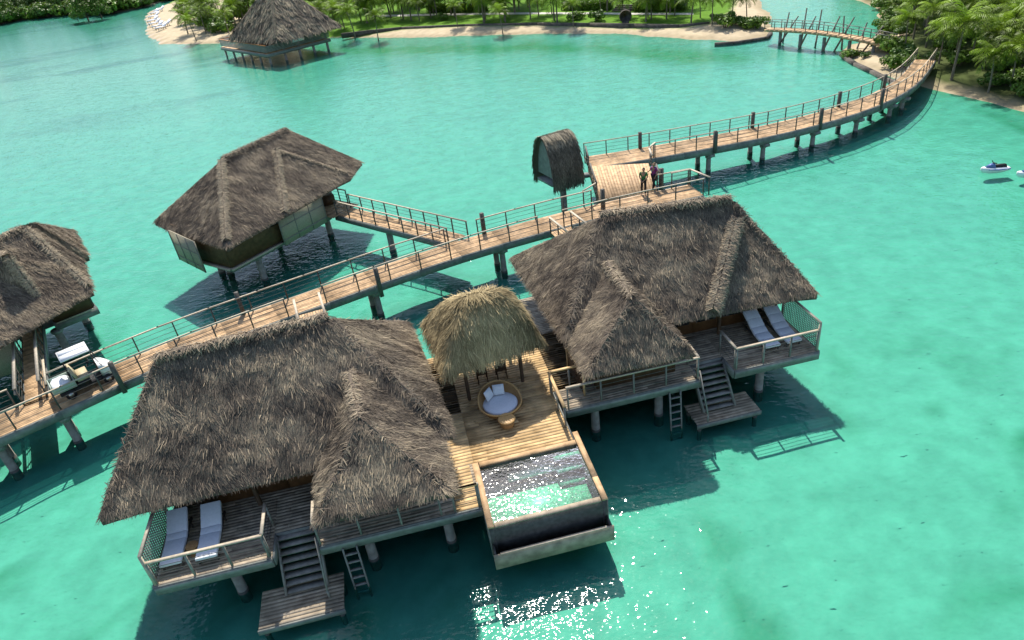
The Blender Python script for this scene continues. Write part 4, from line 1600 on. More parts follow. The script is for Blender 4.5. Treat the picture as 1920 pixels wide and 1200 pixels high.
def boardwalk_near():
    o = thing('boardwalk', 'long weathered boardwalk running diagonally behind the front villas', 'boardwalk', zz(W(640, 540, 2), 0))
    up = [(-150, 838), (0, 780), (70, 753), (218, 678), (340, 631), (457, 588), (577, 549), (690, 506), (790, 472), (885, 443), (957, 423), (1057, 397), (1125, 380), (1293, 346)]
    pts = [W(x, y, 2.0) for x, y in up]
    wd = 1.85
    cen = []
    for i, p in enumerate(pts):
        a, b = pts[max(i - 1, 0)], pts[min(i + 1, len(pts) - 1)]
        d = (b - a).normalized()
        cen.append(p + Vector((d.y, -d.x, 0)) * wd / 2)
    Lp, Rp = strip(cen, [wd] * len(cen), 2.6)
    mb = MB()
    strip_boards(mb, Lp, Rp, 13)
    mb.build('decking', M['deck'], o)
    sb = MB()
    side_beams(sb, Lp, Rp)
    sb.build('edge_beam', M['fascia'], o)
    inL = [l.lerp(r, 0.03) for l, r in zip(Lp, Rp)]
    inR = [r.lerp(l, 0.03) for l, r in zip(Lp, Rp)]
    gc, gd = (W(842, 457, 2) + W(886, 442, 2)) / 2, (W(55, 757, 2) + W(82, 752, 2)) / 2
    cut_rail(o, inL, [(gc, 0.85), (gd, 0.55), (W(1160, 378, 2), 1.6), (W(1220, 360, 2), 1.3)], step=1.75, w=0.075)
    cut_rail(o, inR, [(W(580, 580, 2), 0.75), (W(1040, 432, 2), 0.7)], step=1.75, w=0.075)
    an = math.atan2((pts[6] - pts[4]).y, (pts[6] - pts[4]).x)
    for x, y in ((457, 588), (908, 437), (1131, 392), (713, 543), (228, 722), (1240, 352)):
        bollard(o, W(x, y, 2), an)
    # gangway stubs to the front villas
    for (a, b, c, d) in (((558, 592), (608, 578), (596, 640), (640, 630)), ((1030, 436), (1072, 424), (1060, 470), (1100, 455))):
        p, q = W(*a, 2), W(*b, 2)
        ax = (q - p)
        ax.z = 0
        wl = ax.length
        ax.normalize()
        nn = Vector((ax.y, -ax.x, 0))
        Fs = frame(p, p + ax, True)
        s = MB()
        boards(s, Fs, 0.05, wl - 0.05, 0.0, 2.4, 1.997, along='n', w=0.14)
        s.build('stub_deck', M['deck'], o)
        for t in (0.05, wl - 0.05): rail(o, [Fs(t, 0.1, 2), Fs(t, 2.2, 2)], 0.95, 1.05, w=0.12)
    # piles with their cross heads
    for x, y in ((20, 885), (712, 588), (926, 518), (330, 745), (560, 650), (130, 815), (1110, 470)):
        P = W(x, y, 0)
        # snap to centre line
        bst = min(range(len(Lp)), key=lambda i: (zz((Lp[i] + Rp[i]) / 2, 0) - zz(P, 0)).length)
        c = (Lp[bst] + Rp[bst]) / 2
        dn = (Lp[bst] - Rp[bst]).normalized()
        for sg in (-1, 1):
            pile(o, c + dn * 0.55 * sg, 1.42, 0.17)
        h = MB()
        h.beam(zz(c - dn * 0.98, 1.5), zz(c + dn * 0.98, 1.5), 0.42, 0.17)
        h.build('cross_head', M['concrete'], o)
    return Lp, Rp


NL, NR = boardwalk_near()


def boardwalk_far():
    o = thing('boardwalk', 'curving railed footbridge from the square platform to the palm island', 'footbridge', zz(W(1450, 250, 2), 0))
    up = [(1098, 294), (1195, 277), (1290, 258), (1425, 236), (1575, 201), (1660, 170), (1700, 140), (1714, 122)]
    lo = [(1118, 312), (1222, 303), (1320, 281), (1434, 261), (1590, 219), (1678, 182), (1716, 158), (1735, 130)]
    cen, wd = [], []
    zs_ = [2.0, 2.0, 1.88, 1.74, 1.62, 1.52, 1.42, 1.34]
    for i, (a, b) in enumerate(zip(up, lo)):
        z = zs_[i]
        A, B_ = W(*a, z), W(*b, z)
        cen.append((A + B_) / 2)
    wd = [2.3, 2.3, 2.3, 2.2, 2.1, 1.9, 1.7, 1.6]
    wd[0] = 2.2
    cen[0] = W(1098, 294, 2) + (W(1110, 330, 2) - W(1098, 294, 2)).normalized() * 1.1
    cen.append(cen[-1] + (cen[-1] - cen[-2]).normalized() * 3)
    cen[-1].z = 1.25
    wd.append(1.6)
    Lp, Rp = strip(cen, wd, 2.2)
    mb = MB()
    strip_boards(mb, Lp, Rp, 12)
    mb.build('decking', M['deck'], o)
    sb = MB()
    side_beams(sb, Lp, Rp, 0.5)
    sb.build('edge_beam', M['fascia'], o)
    inL = [l.lerp(r, 0.03) for l, r in zip(Lp, Rp)]
    inR = [r.lerp(l, 0.03) for l, r in zip(Lp, Rp)]
    cut_rail(o, inL, [], step=1.6, w=0.06)
    cut_rail(o, inR, [((cen[0] + cen[1]) / 2, 2.3)], step=1.6, w=0.06)
    for x, y in ((1194, 279), (1425, 236), (1574, 202), (1659, 170)):
        q = min(Lp, key=lambda v: (zz(v, 0) - zz(W(x, y, v.z), 0)).length)
        bollard(o, q.lerp(W(x, y, q.z), 0.3), 0.2, 1.15)
    for x, y in ((1352, 276), (1548, 231), (1657, 194)):
        q = min(Rp, key=lambda v: (zz(v, 0) - zz(W(x, y, v.z), 0)).length)
        bollard(o, q.lerp(W(x, y, q.z), 0.3), 0.2, 1.15)
    for x, y in ((1328, 312), (1436, 287), (1522, 262), (1587, 238), (1635, 218), (1672, 198)):
        P = W(x, y, 0)
        b = min(range(len(Rp)), key=lambda i: (zz(Rp[i], 0) - zz(P, 0)).length)
        c = (Lp[b] + Rp[b]) / 2
        dn = (Lp[b] - Rp[b])
        dn.z = 0
        dn.normalize()
        zt = c.z - 0.7
        pile(o, c - dn * 0.75, zt, 0.17)
        pile(o, c + dn * 0.75, zt, 0.17)
        MB().beam(zz(c - dn * 1.25, zt + 0.08), zz(c + dn * 1.25, zt + 0.08), 0.4, 0.18).build('cross_head', M['concrete'], o)


boardwalk_far()


def platform():
    o = thing('platform', 'square sunlit timber platform where the two boardwalks meet', 'platform', zz(W(1160, 335, 2), 0))
    c = [W(1122, 378, 2), W(1206, 366, 2), W(1219, 300, 2), W(1102, 312, 2)]
    c[1] = W(1232, 358, 2)
    c[2] = W(1216, 306, 2)
    d = MB()
    nb = 20
    for i in range(nb):
        f0, f1 = i / nb + 0.0015, (i + 1) / nb - 0.0015
        a, b = c[0].lerp(c[1], f0), c[0].lerp(c[1], f1)
        e, g = c[3].lerp(c[2], f1), c[3].lerp(c[2], f0)
        dn = Vector((0, 0, -0.04))
        up = Vector((0, 0, 0.003))
        d.hexa([a + dn, b + dn, e + dn, g + dn], [a + up, b + up, e + up, g + up], random.uniform(0.7, 1.3))
    d.build('decking', M['deck'], o)
    s = MB()
    s.hexa([p - Vector((0, 0, 0.35)) for p in c], [p - Vector((0, 0, 0.05)) for p in c])
    s.build('joists', M['joist'], o)
    # end bay of the boardwalk with railing
    e = [W(1293, 346, 2), W(1330, 363, 2)]
    rail(o, [W(1232, 357, 2), W(1290, 346, 2)], 1.0, 1.4)
    rail(o, [W(1293, 346, 2), W(1329, 362, 2)], 1.0, 1.4, w=0.12)
    rail(o, [W(1120, 372, 2), W(1108, 334, 2)], 1.0, 0.9, mrail='post')
    rail(o, [W(1105, 322, 2), W(1099, 300, 2)], 1.0, 0.9, mrail='post')
    rail(o, [W(1222, 318, 2), W(1217, 304, 2), W(1228, 294, 2)], 1.0, 0.8, w=0.12)
    rail(o, [W(1236, 352, 2), W(1230, 336, 2)], 1.0, 0.8, mrail='post', w=0.12)
    rail(o, [W(1095, 387, 2), W(1120, 371, 2)], 1.0, 1.0)
    for q in (c[0].lerp(c[2], 0.15), c[1].lerp(c[3], 0.15), c[2].lerp(c[0], 0.15), c[3].lerp(c[1], 0.15)):
        pile(o, q, 1.65, 0.17)


platform()


def kiosk():
    """narrow steep thatched hut hung beside the platform"""
    o = thing('thatched_kiosk', 'narrow steep thatched hut beside the square platform', 'hut', zz(W(1062, 360, 0), 0))
    # gable roof: ridge along r0-r1, eaves low
    ea, eb = W(1004, 326, 2.2), W(1041, 346, 2.2)
    n = (eb - ea)
    n.z = 0
    n.normalize()
    ax = Vector((-n.y, n.x, 0))
    g0 = (ea + eb) / 2
    zr = height_at(g0, 1030, 254)
    r0 = zz(g0, zr)
    L = 2.0
    r1 = r0 + ax * L
    HW = (eb - ea).length / 2
    mb = MB()
    base = 2.15

    def prof(f):
        # half width of the roof as it drops: steep and bellied
        return HW * math.sin(min(1, f) * math.pi / 2) ** 0.5, zr - (zr - base) * f
    K = 12
    for sg in (1, -1):
        V = []
        for i in range(K + 1):
            h, z = prof(i / K)
            for e in (-0.05, L + 0.05):
                V.append(zz(r0 + ax * e + n * h * sg, z))
        for inner in (0, 0.18):
            VV = [v - n * sg * inner - Vector((0, 0, inner * 0.5)) for v in V]
            mb.add(VV, [(2 * i, 2 * i + 1, 2 * i + 3, 2 * i + 2) for i in range(K)], 0.3)
        m = 5200
        f = rng.random(m) ** 0.9
        e = rng.uniform(-0.12, L + 0.12, m)
        h = HW * np.sin(f * np.pi / 2) ** 0.5
        z = zr - (zr - base) * f
        f2 = f + 0.02
        dh = HW * np.sin(np.minimum(f2, 1) * np.pi / 2) ** 0.5 - h
        D = np.array(n)[None] * (dh * sg)[:, None] + np.array([0, 0, -(zr - base) * 0.02])[None]
        D /= np.linalg.norm(D, axis=1, keepdims=True)
        D += np.array(ax)[None] * rng.normal(0, 0.12, m)[:, None]
        P = np.array(r0)[None] + np.array(ax)[None] * e[:, None] + np.array(n)[None] * (h * sg)[:, None]
        P[:, 2] = z
        N = np.tile(np.array(n) * sg, (m, 1)) * 0.8 + np.array([0, 0, 0.5])
        N /= np.linalg.norm(N, axis=1, keepdims=True)
        tn = 0.4 + rng.normal(0, 0.14, m) + (fbm(e * 3, f * 3, 5) - 0.5) * 0.5 + (f < 0.12) * 0.35
        add_blades(mb, P, D, N, rng.uniform(0.3, 0.75, m), rng.uniform(0.03, 0.07, m), np.zeros(m), rng.uniform(0, 0.12, m), tn)
    # fringed gable edges
    ro = mb.build('roof', M['thatch_dark'], o)
    g = MB()
    for e in (0.14, L - 0.14):
        V, T = [], []
        for i in range(1, K + 1):
            h, z = prof(i / K * 0.92)
            V += [zz(r0 + ax * e - n * h * 0.97, z), zz(r0 + ax * e + n * h * 0.97, z)]
        g.add(V, [(2 * i, 2 * i + 1, 2 * i + 3, 2 * i + 2) for i in range(K - 1)], 0.9)
    g.build('gable_wall', M['fascia'], o)
    c = r0.lerp(r1, 0.5)
    pc = W(1063, 350, 1.7)
    MB().tube([zz(c + n * 0.5, -1.6), zz(c + n * 0.5, 3.0)], 0.22, 12).build('support_pile', M['pile'], o)
    d = MB()
    d.box(zz(c, 2.0), L + 0.1, 1.9, 0.16, math.atan2(ax.y, ax.x))
    d.beam(zz(c, 1.9), zz(W(1104, 325, 2), 1.9), 0.5, 0.2)
    d.build('floor', M['fascia'], o)


kiosk()


# ------------------------------------------------------------------ golf cart
def cart():
    P = W(168, 734, 2.0)
    d = (W(200, 720, 2.0) - W(137, 748, 2.0))
    an = math.atan2(d.y, d.x)
    n = Vector((-math.sin(an), math.cos(an), 0))
    c = P + n * 0.52 + Vector((math.cos(an), math.sin(an), 0)) * 0.12
    o = thing('golf_cart', 'white and pale green golf cart with canopy and a flat cargo bed', 'golf cart', c)
    k = 1.0
    ux, uy = Vector((math.cos(an), math.sin(an), 0)), n

    def Lc(x, y, z): return c + ux * x * k + uy * y * k + Vector((0, 0, z * k))

    def bx(mb, x0, x1, y0, y1, z0, z1, tone=1.0):
        q = [(x0, y0), (x1, y0), (x1, y1), (x0, y1)]
        return mb.hexa([Lc(a, b, z0) for a, b in q], [Lc(a, b, z1) for a, b in q], tone)
    m = MB()
    bx(m, -1.15, 1.0, -0.5, 0.5, 0.28, 0.38)
    bx(m, -0.35, 0.15, -0.52, 0.52, 0.38, 0.62)
    m.build('chassis', M['black'], o)
    m = MB()
    bx(m, -1.35, -0.42, -0.56, 0.56, 0.5, 0.6)
    for y in (-0.56, 0.53): bx(m, -1.35, -0.42, y, y + 0.03, 0.6, 0.8)
    bx(m, -1.35, -1.32, -0.53, 0.53, 0.6, 0.8)
    bx(m, -0.45, -0.42, -0.53, 0.53, 0.6, 0.85)
    m.build('cargo_bed', M['cartgreen'], o)
    # front cowl, rounded
    V, Fc = [], []
    secs = [(0.62, 0.40, 0.98), (0.72, 0.47, 0.97), (0.9, 0.50, 0.86), (1.08, 0.48, 0.68), (1.2, 0.42, 0.5)]
    for x, hw, top in secs:
        for y, z in ((-hw, 0.36), (-hw, top - 0.12), (-hw * 0.8, top), (hw * 0.8, top), (hw, top - 0.12), (hw, 0.36)):
            V.append(Lc(x, y, z))
    for i in range(len(secs) - 1):
        for j in range(6):
            j2 = (j + 1) % 6
            Fc.append((i * 6 + j, i * 6 + j2, (i + 1) * 6 + j2, (i + 1) * 6 + j))
    Fc += [tuple(range(6)), tuple(range(24, 30))]
    m = MB()
    m.add(V, Fc)
    cw = m.build('front_cowl', M['white'], o)
    for y in (-0.3, 0.3):
        MB().lathe(Lc(1.1, y, 0.56), [(0.07, 0.0), (0.08, 0.04), (0.05, 0.07)], 12).build('headlight', M['chrome'], cw)
    m = MB()
    bx(m, -0.32, 0.18, -0.5, 0.5, 0.62, 0.74)
    m.build('seat', M['beige'], o)
    m = MB()
    m.hexa([Lc(-0.34, -0.5, 0.76), Lc(-0.24, -0.5, 0.76), Lc(-0.24, 0.5, 0.76), Lc(-0.34, 0.5, 0.76)], [Lc(-0.44, -0.48, 1.18), Lc(-0.36, -0.48, 1.18), Lc(-0.36, 0.48, 1.18), Lc(-0.44, 0.48, 1.18)])
    m.build('seat_back', M['beige'], o)
    m = MB()
    bx(m, -0.55, 0.62, -0.52, 0.52, 1.80, 1.85)
    bx(m, -0.5, 0.57, -0.45, -0.05, 1.853, 1.875)
    bx(m, -0.5, 0.57, 0.05, 0.45, 1.853, 1.875)
    m.build('canopy', M['white'], o)
    for x, y in ((-0.5, -0.47), (-0.5, 0.47)): MB().tube([Lc(x, y, 0.6), Lc(x, y, 1.8)], 0.02, 6).build('canopy_post', M['black'], o)
    for y in (-0.44, 0.44): MB().tube([Lc(0.78, y, 0.9), Lc(0.55, y, 1.8)], 0.02, 6).build('canopy_post', M['black'], o)
    m = MB()
    ring = [Lc(0.34 + 0.08 * math.sin(a), 0.24 + 0.17 * math.cos(a), 0.98 + 0.15 * math.sin(a)) for a in [2 * math.pi * i / 16 for i in range(17)]]
    m.tube(ring, 0.02, 6, cap=False)
    m.tube([Lc(0.34, 0.24, 0.98), Lc(0.66, 0.24, 0.75)], 0.025, 6)
    m.build('steering_wheel', M['black'], o)
    for x in (-0.78, 0.78):
        for y in (-0.5, 0.5):
            q = MB()
            s = 1 if y > 0 else -1
            q.tube([Lc(x, y - 0.07 * s, 0.22), Lc(x, y + 0.07 * s, 0.22)], 0.22 * k, 18)
            wo = q.build('wheel', M['black'], o)
            MB().tube([Lc(x, y + 0.06 * s, 0.22), Lc(x, y + 0.085 * s, 0.22)], 0.11 * k, 12).build('hub', M['chrome'], wo)
    # laundry on the bed
    t = MB()
    G_ = 14
    VV, FF = [], []
    for i in range(G_ + 1):
        for j in range(G_ + 1):
            x, y = i / G_, j / G_
            h = 0.22 * (math.sin(math.pi * x) * math.sin(math.pi * y)) ** 0.4 * (0.5 + float(fbm(np.array([x * 5]), np.array([y * 5]), 8)[0]))
            VV.append(Lc(-1.3 + 0.75 * x, -0.5 + 1.0 * y, 0.64 + h))
    for i in range(G_):
        for j in range(G_): FF.append((i * (G_ + 1) + j, (i + 1) * (G_ + 1) + j, (i + 1) * (G_ + 1) + j + 1, i * (G_ + 1) + j + 1))
    t.add(VV, FF)
    tag(t.build('laundry', M['cushion'], smooth=True), 'heap of crumpled white linen on the cargo bed of the golf cart', 'linen')


cart()


# ------------------------------------------------------------------ people on the platform
def skin_chain(name, verts, edges, radii, material, parent, root=0, sub=1):
    me = bpy.data.meshes.new(name)
    me.from_pydata([tuple(v) for v in verts], edges, [])
    o = bpy.data.objects.new(name, me)
    COL.objects.link(o)
    o.parent = parent
    me.materials.append(material)
    md = o.modifiers.new('skin', 'SKIN')
    md.use_smooth_shade = True
    if not me.skin_vertices:
        return o
    for i, r in enumerate(radii):
        me.skin_vertices[0].data[i].radius = (r, r) if np.isscalar(r) else r
    me.skin_vertices[0].data[root].use_root = True
    if sub:
        s = o.modifiers.new('sub', 'SUBSURF')
        s.levels = s.render_levels = sub
    return o


def person(label, P, rz, shirt, hair, stride, woman):
    o = thing('person', label, 'person', P, rz)
    h = 1.0
    hip, st = 0.10, stride
    # joints, facing +y
    J = dict(pel=(0, 0, .93), waist=(0, .01, 1.08), chest=(0, .01, 1.28), neck=(0, 0, 1.45), head0=(0, .02, 1.54), head1=(0, .025, 1.66),
             hl=(-hip, 0, .90), hr=(hip, 0, .90), kl=(-hip - .01, st * .45 + .02, .49), kr=(hip + .01, -st * .35 + .03, .49), al=(-hip - .01, st * .9, .09), ar=(hip + .01, -st, .10 if st < .1 else .13),
             tl=(-hip - .02, st * .9 + .15, .035), tr=(hip + .02, -st + .14, .035),
             sl=(-.18, 0, 1.40), sr=(.18, 0, 1.40), el=(-.25, -.05, 1.14), er=(.25, -.05, 1.14), wl=(-.24, .10, .92), wr=(.24, .10, .92))
    if woman: J['er'] = (.30, .02, 1.16); J['wr'] = (.42, .12, 1.05)
    else: J['wl'] = (-.08, .20, .98); J['wr'] = (.08, .20, .97); J['el'] = (-.26, .0, 1.14); J['er'] = (.26, .0, 1.14)
    nm = list(J)
    V = [J[k] for k in nm]
    E = [('pel', 'waist'), ('waist', 'chest'), ('chest', 'neck'), ('neck', 'head0'), ('head0', 'head1'), ('pel', 'hl'), ('pel', 'hr'), ('hl', 'kl'), ('hr', 'kr'), ('kl', 'al'), ('kr', 'ar'), ('al', 'tl'), ('ar', 'tr'),
         ('chest', 'sl'), ('chest', 'sr'), ('sl', 'el'), ('sr', 'er'), ('el', 'wl'), ('er', 'wr')]
    E = [(nm.index(a), nm.index(b)) for a, b in E]
    rd = dict(pel=.12, waist=.105, chest=.125, neck=.05, head0=.075, head1=.085, hl=.085, hr=.085, kl=.055, kr=.055, al=.04, ar=.04, tl=.035, tr=.035, sl=.06, sr=.06, el=.042, er=.042, wl=.03, wr=.03)
    R_ = [rd[k] for k in nm]
    # hands: palm and five fingers on each wrist
    for s, wk, ek in ((-1, 'wl', 'el'), (1, 'wr', 'er')):
        wv, ev = Vector(J[wk]), Vector(J[ek])
        d = (wv - ev).normalized()
        sd_ = Vector((1, 0, 0)) - d * d.x
        sd_.normalize()
        palm = wv + d * 0.07
        V.append(tuple(palm)); R_.append((.035, .018)); ip = len(V) - 1
        E.append((nm.index(wk), ip))
        for k in range(5):
            off = sd_ * (k - 1.8) * 0.02
            ln = (0.05, 0.075, 0.085, 0.078, 0.06)[k]
            V.append(tuple(palm + off + d * ln * 0.6 + (sd_ * -0.02 if k == 0 else Vector()))); R_.append(.0095)
            V.append(tuple(palm + off * 1.2 + d * ln + Vector((0, 0, -0.015)))); R_.append(.008)
            E += [(ip, len(V) - 2), (len(V) - 2, len(V) - 1)]
    body = skin_chain('body', V, E, R_, M['skin'], o)

    def cloth(name, keys, edges, rr, m):
        vs = [J[k] for k in keys]
        return skin_chain(name, vs, [(keys.index(a), keys.index(b)) for a, b in edges], [rr[k] for k in keys], m, o)
    k2 = ['waist', 'chest', 'sl', 'sr', 'el', 'er', 'pel']
    JJ = dict(J)
    J['el'] = tuple(Vector(J['sl']).lerp(Vector(J['el']), .75)); J['er'] = tuple(Vector(J['sr']).lerp(Vector(J['er']), .75))
    J['pel'] = (0, 0, .98)
    cloth('shirt', k2, [('pel', 'waist'), ('waist', 'chest'), ('chest', 'sl'), ('chest', 'sr'), ('sl', 'el'), ('sr', 'er')], dict(pel=.142, waist=.128, chest=.148, sl=.078, sr=.078, el=.068, er=.068), shirt)
    J.update(JJ)
    k3 = ['pel', 'hl', 'hr', 'kl', 'kr', 'al', 'ar']
    cloth('trousers', k3, [('pel', 'hl'), ('pel', 'hr'), ('hl', 'kl'), ('hr', 'kr'), ('kl', 'al'), ('kr', 'ar')], dict(pel=.132, hl=.105, hr=.105, kl=.075, kr=.075, al=.062, ar=.062), M['trouser'])
    hm = [(0, -.012, 1.70), (0, -.045, 1.63), (0, -.06, 1.56)] + ([(0, -.075, 1.45)] if woman else [])
    skin_chain('hair', hm, [(i, i + 1) for i in range(len(hm) - 1)], [.085, .09, .07, .05][:len(hm)], hair, o)
    f = MB()
    f.lathe((0, 0, 0), [(0.008, 0), (0.018, 0.01), (0.004, 0.045)], 8)
    hp = o
    nose = MB()
    nose.hexa([(-.014, .098, 1.585), (.014, .098, 1.585), (.010, .118, 1.585), (-.010, .118, 1.585)], [(-.006, .098, 1.635), (.006, .098, 1.635), (.005, .103, 1.635), (-.005, .103, 1.635)])
    for s in (-1, 1):
        nose.box((s * .085, .015, 1.60), .016, .04, .055)
    q = nose.build('face', M['skin'])
    q.parent = o
    ey = MB()
    for s in (-1, 1): ey.box((s * .032, .103, 1.635), .024, .012, .012)
    ey.box((0, .100, 1.555), .045, .012, .009)
    q = ey.build('features', M['hair'])
    q.parent = o


PM = W(1207, 365, 2.0)
person('man in a green shirt and dark trousers standing on the platform', zz(PM, 2.004), math.radians(150), M['shirt_g'], M['hair'], 0.02, False)
PW = W(1226, 355, 2.0)
person('woman in a purple top walking onto the platform', zz(PW, 2.004), math.radians(120), M['shirt_p'], M['blond'], 0.2, True)


# ------------------------------------------------------------------ jet skis
def jetski(P, rz, label):
    o = thing('jet_ski', label, 'jet ski', (P.x, P.y, 0), rz, 'jet skis moored off the palm island')
    k = 0.62
    secs = [(-1.35, 0.42, 0.05, 0.42), (-0.8, 0.5, -0.05, 0.46), (0.0, 0.52, -0.1, 0.5), (0.7, 0.45, -0.08, 0.55), (1.15, 0.28, 0.0, 0.6), (1.45, 0.06, 0.25, 0.62)]
    V, Fc = [], []
    for x, hw, zb, zt in secs:
        for y, z in ((0, zb), (hw * 0.7, zb + 0.08), (hw, zt - 0.18), (hw * 0.85, zt), (-hw * 0.85, zt), (-hw, zt - 0.18), (-hw * 0.7, zb + 0.08)):
            V.append((x * k, y * k, z * k))
    n = 7
    for i in range(len(secs) - 1):
        for j in range(n): Fc.append((i * n + j, i * n + (j + 1) % n, (i + 1) * n + (j + 1) % n, (i + 1) * n + j))
    Fc += [tuple(range(n)), tuple(range((len(secs) - 1) * n, len(secs) * n))]

    def loc(mb, name, m):
        q = mb.build(name, m)
        q.parent = o
        return q
    m = MB(); m.add(V, Fc); loc(m, 'hull', M['white'])
    m = MB()
    for sg in (1, -1): m.tube([(-1.3 * k, sg * .46 * k, .36 * k), (0, sg * .54 * k, .38 * k), (.9 * k, sg * .40 * k, .45 * k)], .03, 6)
    loc(m, 'side_stripe', M['blue'])
    m = MB()
    m.hexa([(-1.1 * k, -.2 * k, .46 * k), (.15 * k, -.2 * k, .5 * k), (.15 * k, .2 * k, .5 * k), (-1.1 * k, .2 * k, .46 * k)], [(-1.0 * k, -.14 * k, .74 * k), (.1 * k, -.13 * k, .78 * k), (.1 * k, .13 * k, .78 * k), (-1.0 * k, .14 * k, .74 * k)])
    loc(m, 'seat', M['black'])
    m = MB()
    m.hexa([(.1 * k, -.28 * k, .54 * k), (1.0 * k, -.2 * k, .58 * k), (1.0 * k, .2 * k, .58 * k), (.1 * k, .28 * k, .54 * k)], [(.25 * k, -.14 * k, .98 * k), (.6 * k, -.14 * k, .86 * k), (.6 * k, .14 * k, .86 * k), (.25 * k, .14 * k, .98 * k)])
    loc(m, 'cowl', M['blue'])
    m = MB()
    m.tube([(.22 * k, -.38 * k, 1.06 * k), (.32 * k, 0, 1.0 * k), (.22 * k, .38 * k, 1.06 * k)], .03, 6)
    m.tube([(.32 * k, 0, .9 * k), (.32 * k, 0, 1.0 * k)], .05, 6)
    loc(m, 'handlebar', M['black'])


jetski(W(1864, 322, 0), math.radians(178), 'white and blue jet ski floating alone off the palm island')
jetski(W(1934, 331, 0), math.radians(170), 'jet ski cut off by the right edge of the picture')


# ------------------------------------------------------------------ far pavilion
def pavilion():
    o = thing('beach_pavilion', 'tall thatched restaurant pavilion on stilts at the beach point', 'pavilion', (-29, 116, 0))
    z = 3.3
    L, F_, Rr = W(430, 70, z), W(517, 76, z), W(637, 46, z)
    Bk = L + Rr - F_
    c = (L + Rr) / 2
    ap = Vector((c.x, c.y, 10.6))
    r = (F_ - c).normalized()
    B = Body([[L, F_, ap], [F_, Rr, ap], [Rr, Bk, ap], [Bk, L, ap]], 0.1, [L, F_, Rr, Bk])
    ro = thatch_roof('roof', [B], 'thatch', o, dens=55, bw=(0.08, 0.16), blade=(0.6, 1.1), lift=0.15, fringe=25, thick=0.4, tone0=0.5)
    ridge_cap(ro, ap.lerp(F_, 0.02), ap.lerp(F_, 0.97), 'thatch', 0.22, 130, 0.75, 0.02)
    # deck
    a, b, e = W(414, 88, 1.5), W(500, 102, 1.5), W(632, 72, 1.5)
    u = (b - a).normalized()
    v = (e - b)
    v -= u * v.dot(u)
    v.normalize()
    Fd = frame(b, b - u, False)
    if (Fd.n.dot(v)) < 0: Fd = frame(b, b - u, True)
    la, lb = (a - b).length, (e - b).length * 0.96
    d = MB()
    boards(d, Fd, 0, la, 0, lb, 1.5, w=0.5, seg=6)
    d.build('deck', M['deck'], o)
    f = MB()
    lbox(f, Fd, 0, la, -0.1, -0.01, 1.05, 1.48)
    lbox(f, Fd, -0.1, -0.01, 0, lb, 1.05, 1.48)
    f.build('edge_beam', M['fascia'], o)
    lw = MB()
    for k in range(5):
        zk = 1.7 + 0.18 * k
        lbox(lw, Fd, 0.1, la, 0.05, 0.12, zk, zk + 0.13)
        lbox(lw, Fd, 0.05, 0.12, 0.15, lb, zk, zk + 0.13)
    lw.build('balustrade', M['grey_wood'], o)
    tp = MB()
    lbox(tp, Fd, 0.0, la, 0.0, 0.2, 2.6, 2.68)
    lbox(tp, Fd, la - 0.2, la, 0.22, lb * 0.7, 2.6, 2.68)
    tp.build('handrail', M['orange'], o)
    for t in np.linspace(0.3, la - 0.3, 6): MB().tube([Fd(t, 0.4, -1.2), Fd(t, 0.4, 1.1)], 0.16, 8).build('stilt', M['pile'], o)
    for n in np.linspace(3, lb - 0.5, 4): MB().tube([Fd(0.4, n, -1.2), Fd(0.4, n, 3.6)], 0.2, 8).build('stilt', M['pile'], o)
    s = MB()
    lbox(s, Fd, 0.02, 0.10, lb * 0.42, lb * 0.6, 2.2, 3.5)
    s.build('blind', M['cushion'], o)
    wl = MB()
    lbox(wl, Fd, 1.6, la - 1.2, 2.5, lb - 0.6, 1.52, 3.2)
    wl.build('wall', M['wall'], o)


pavilion()


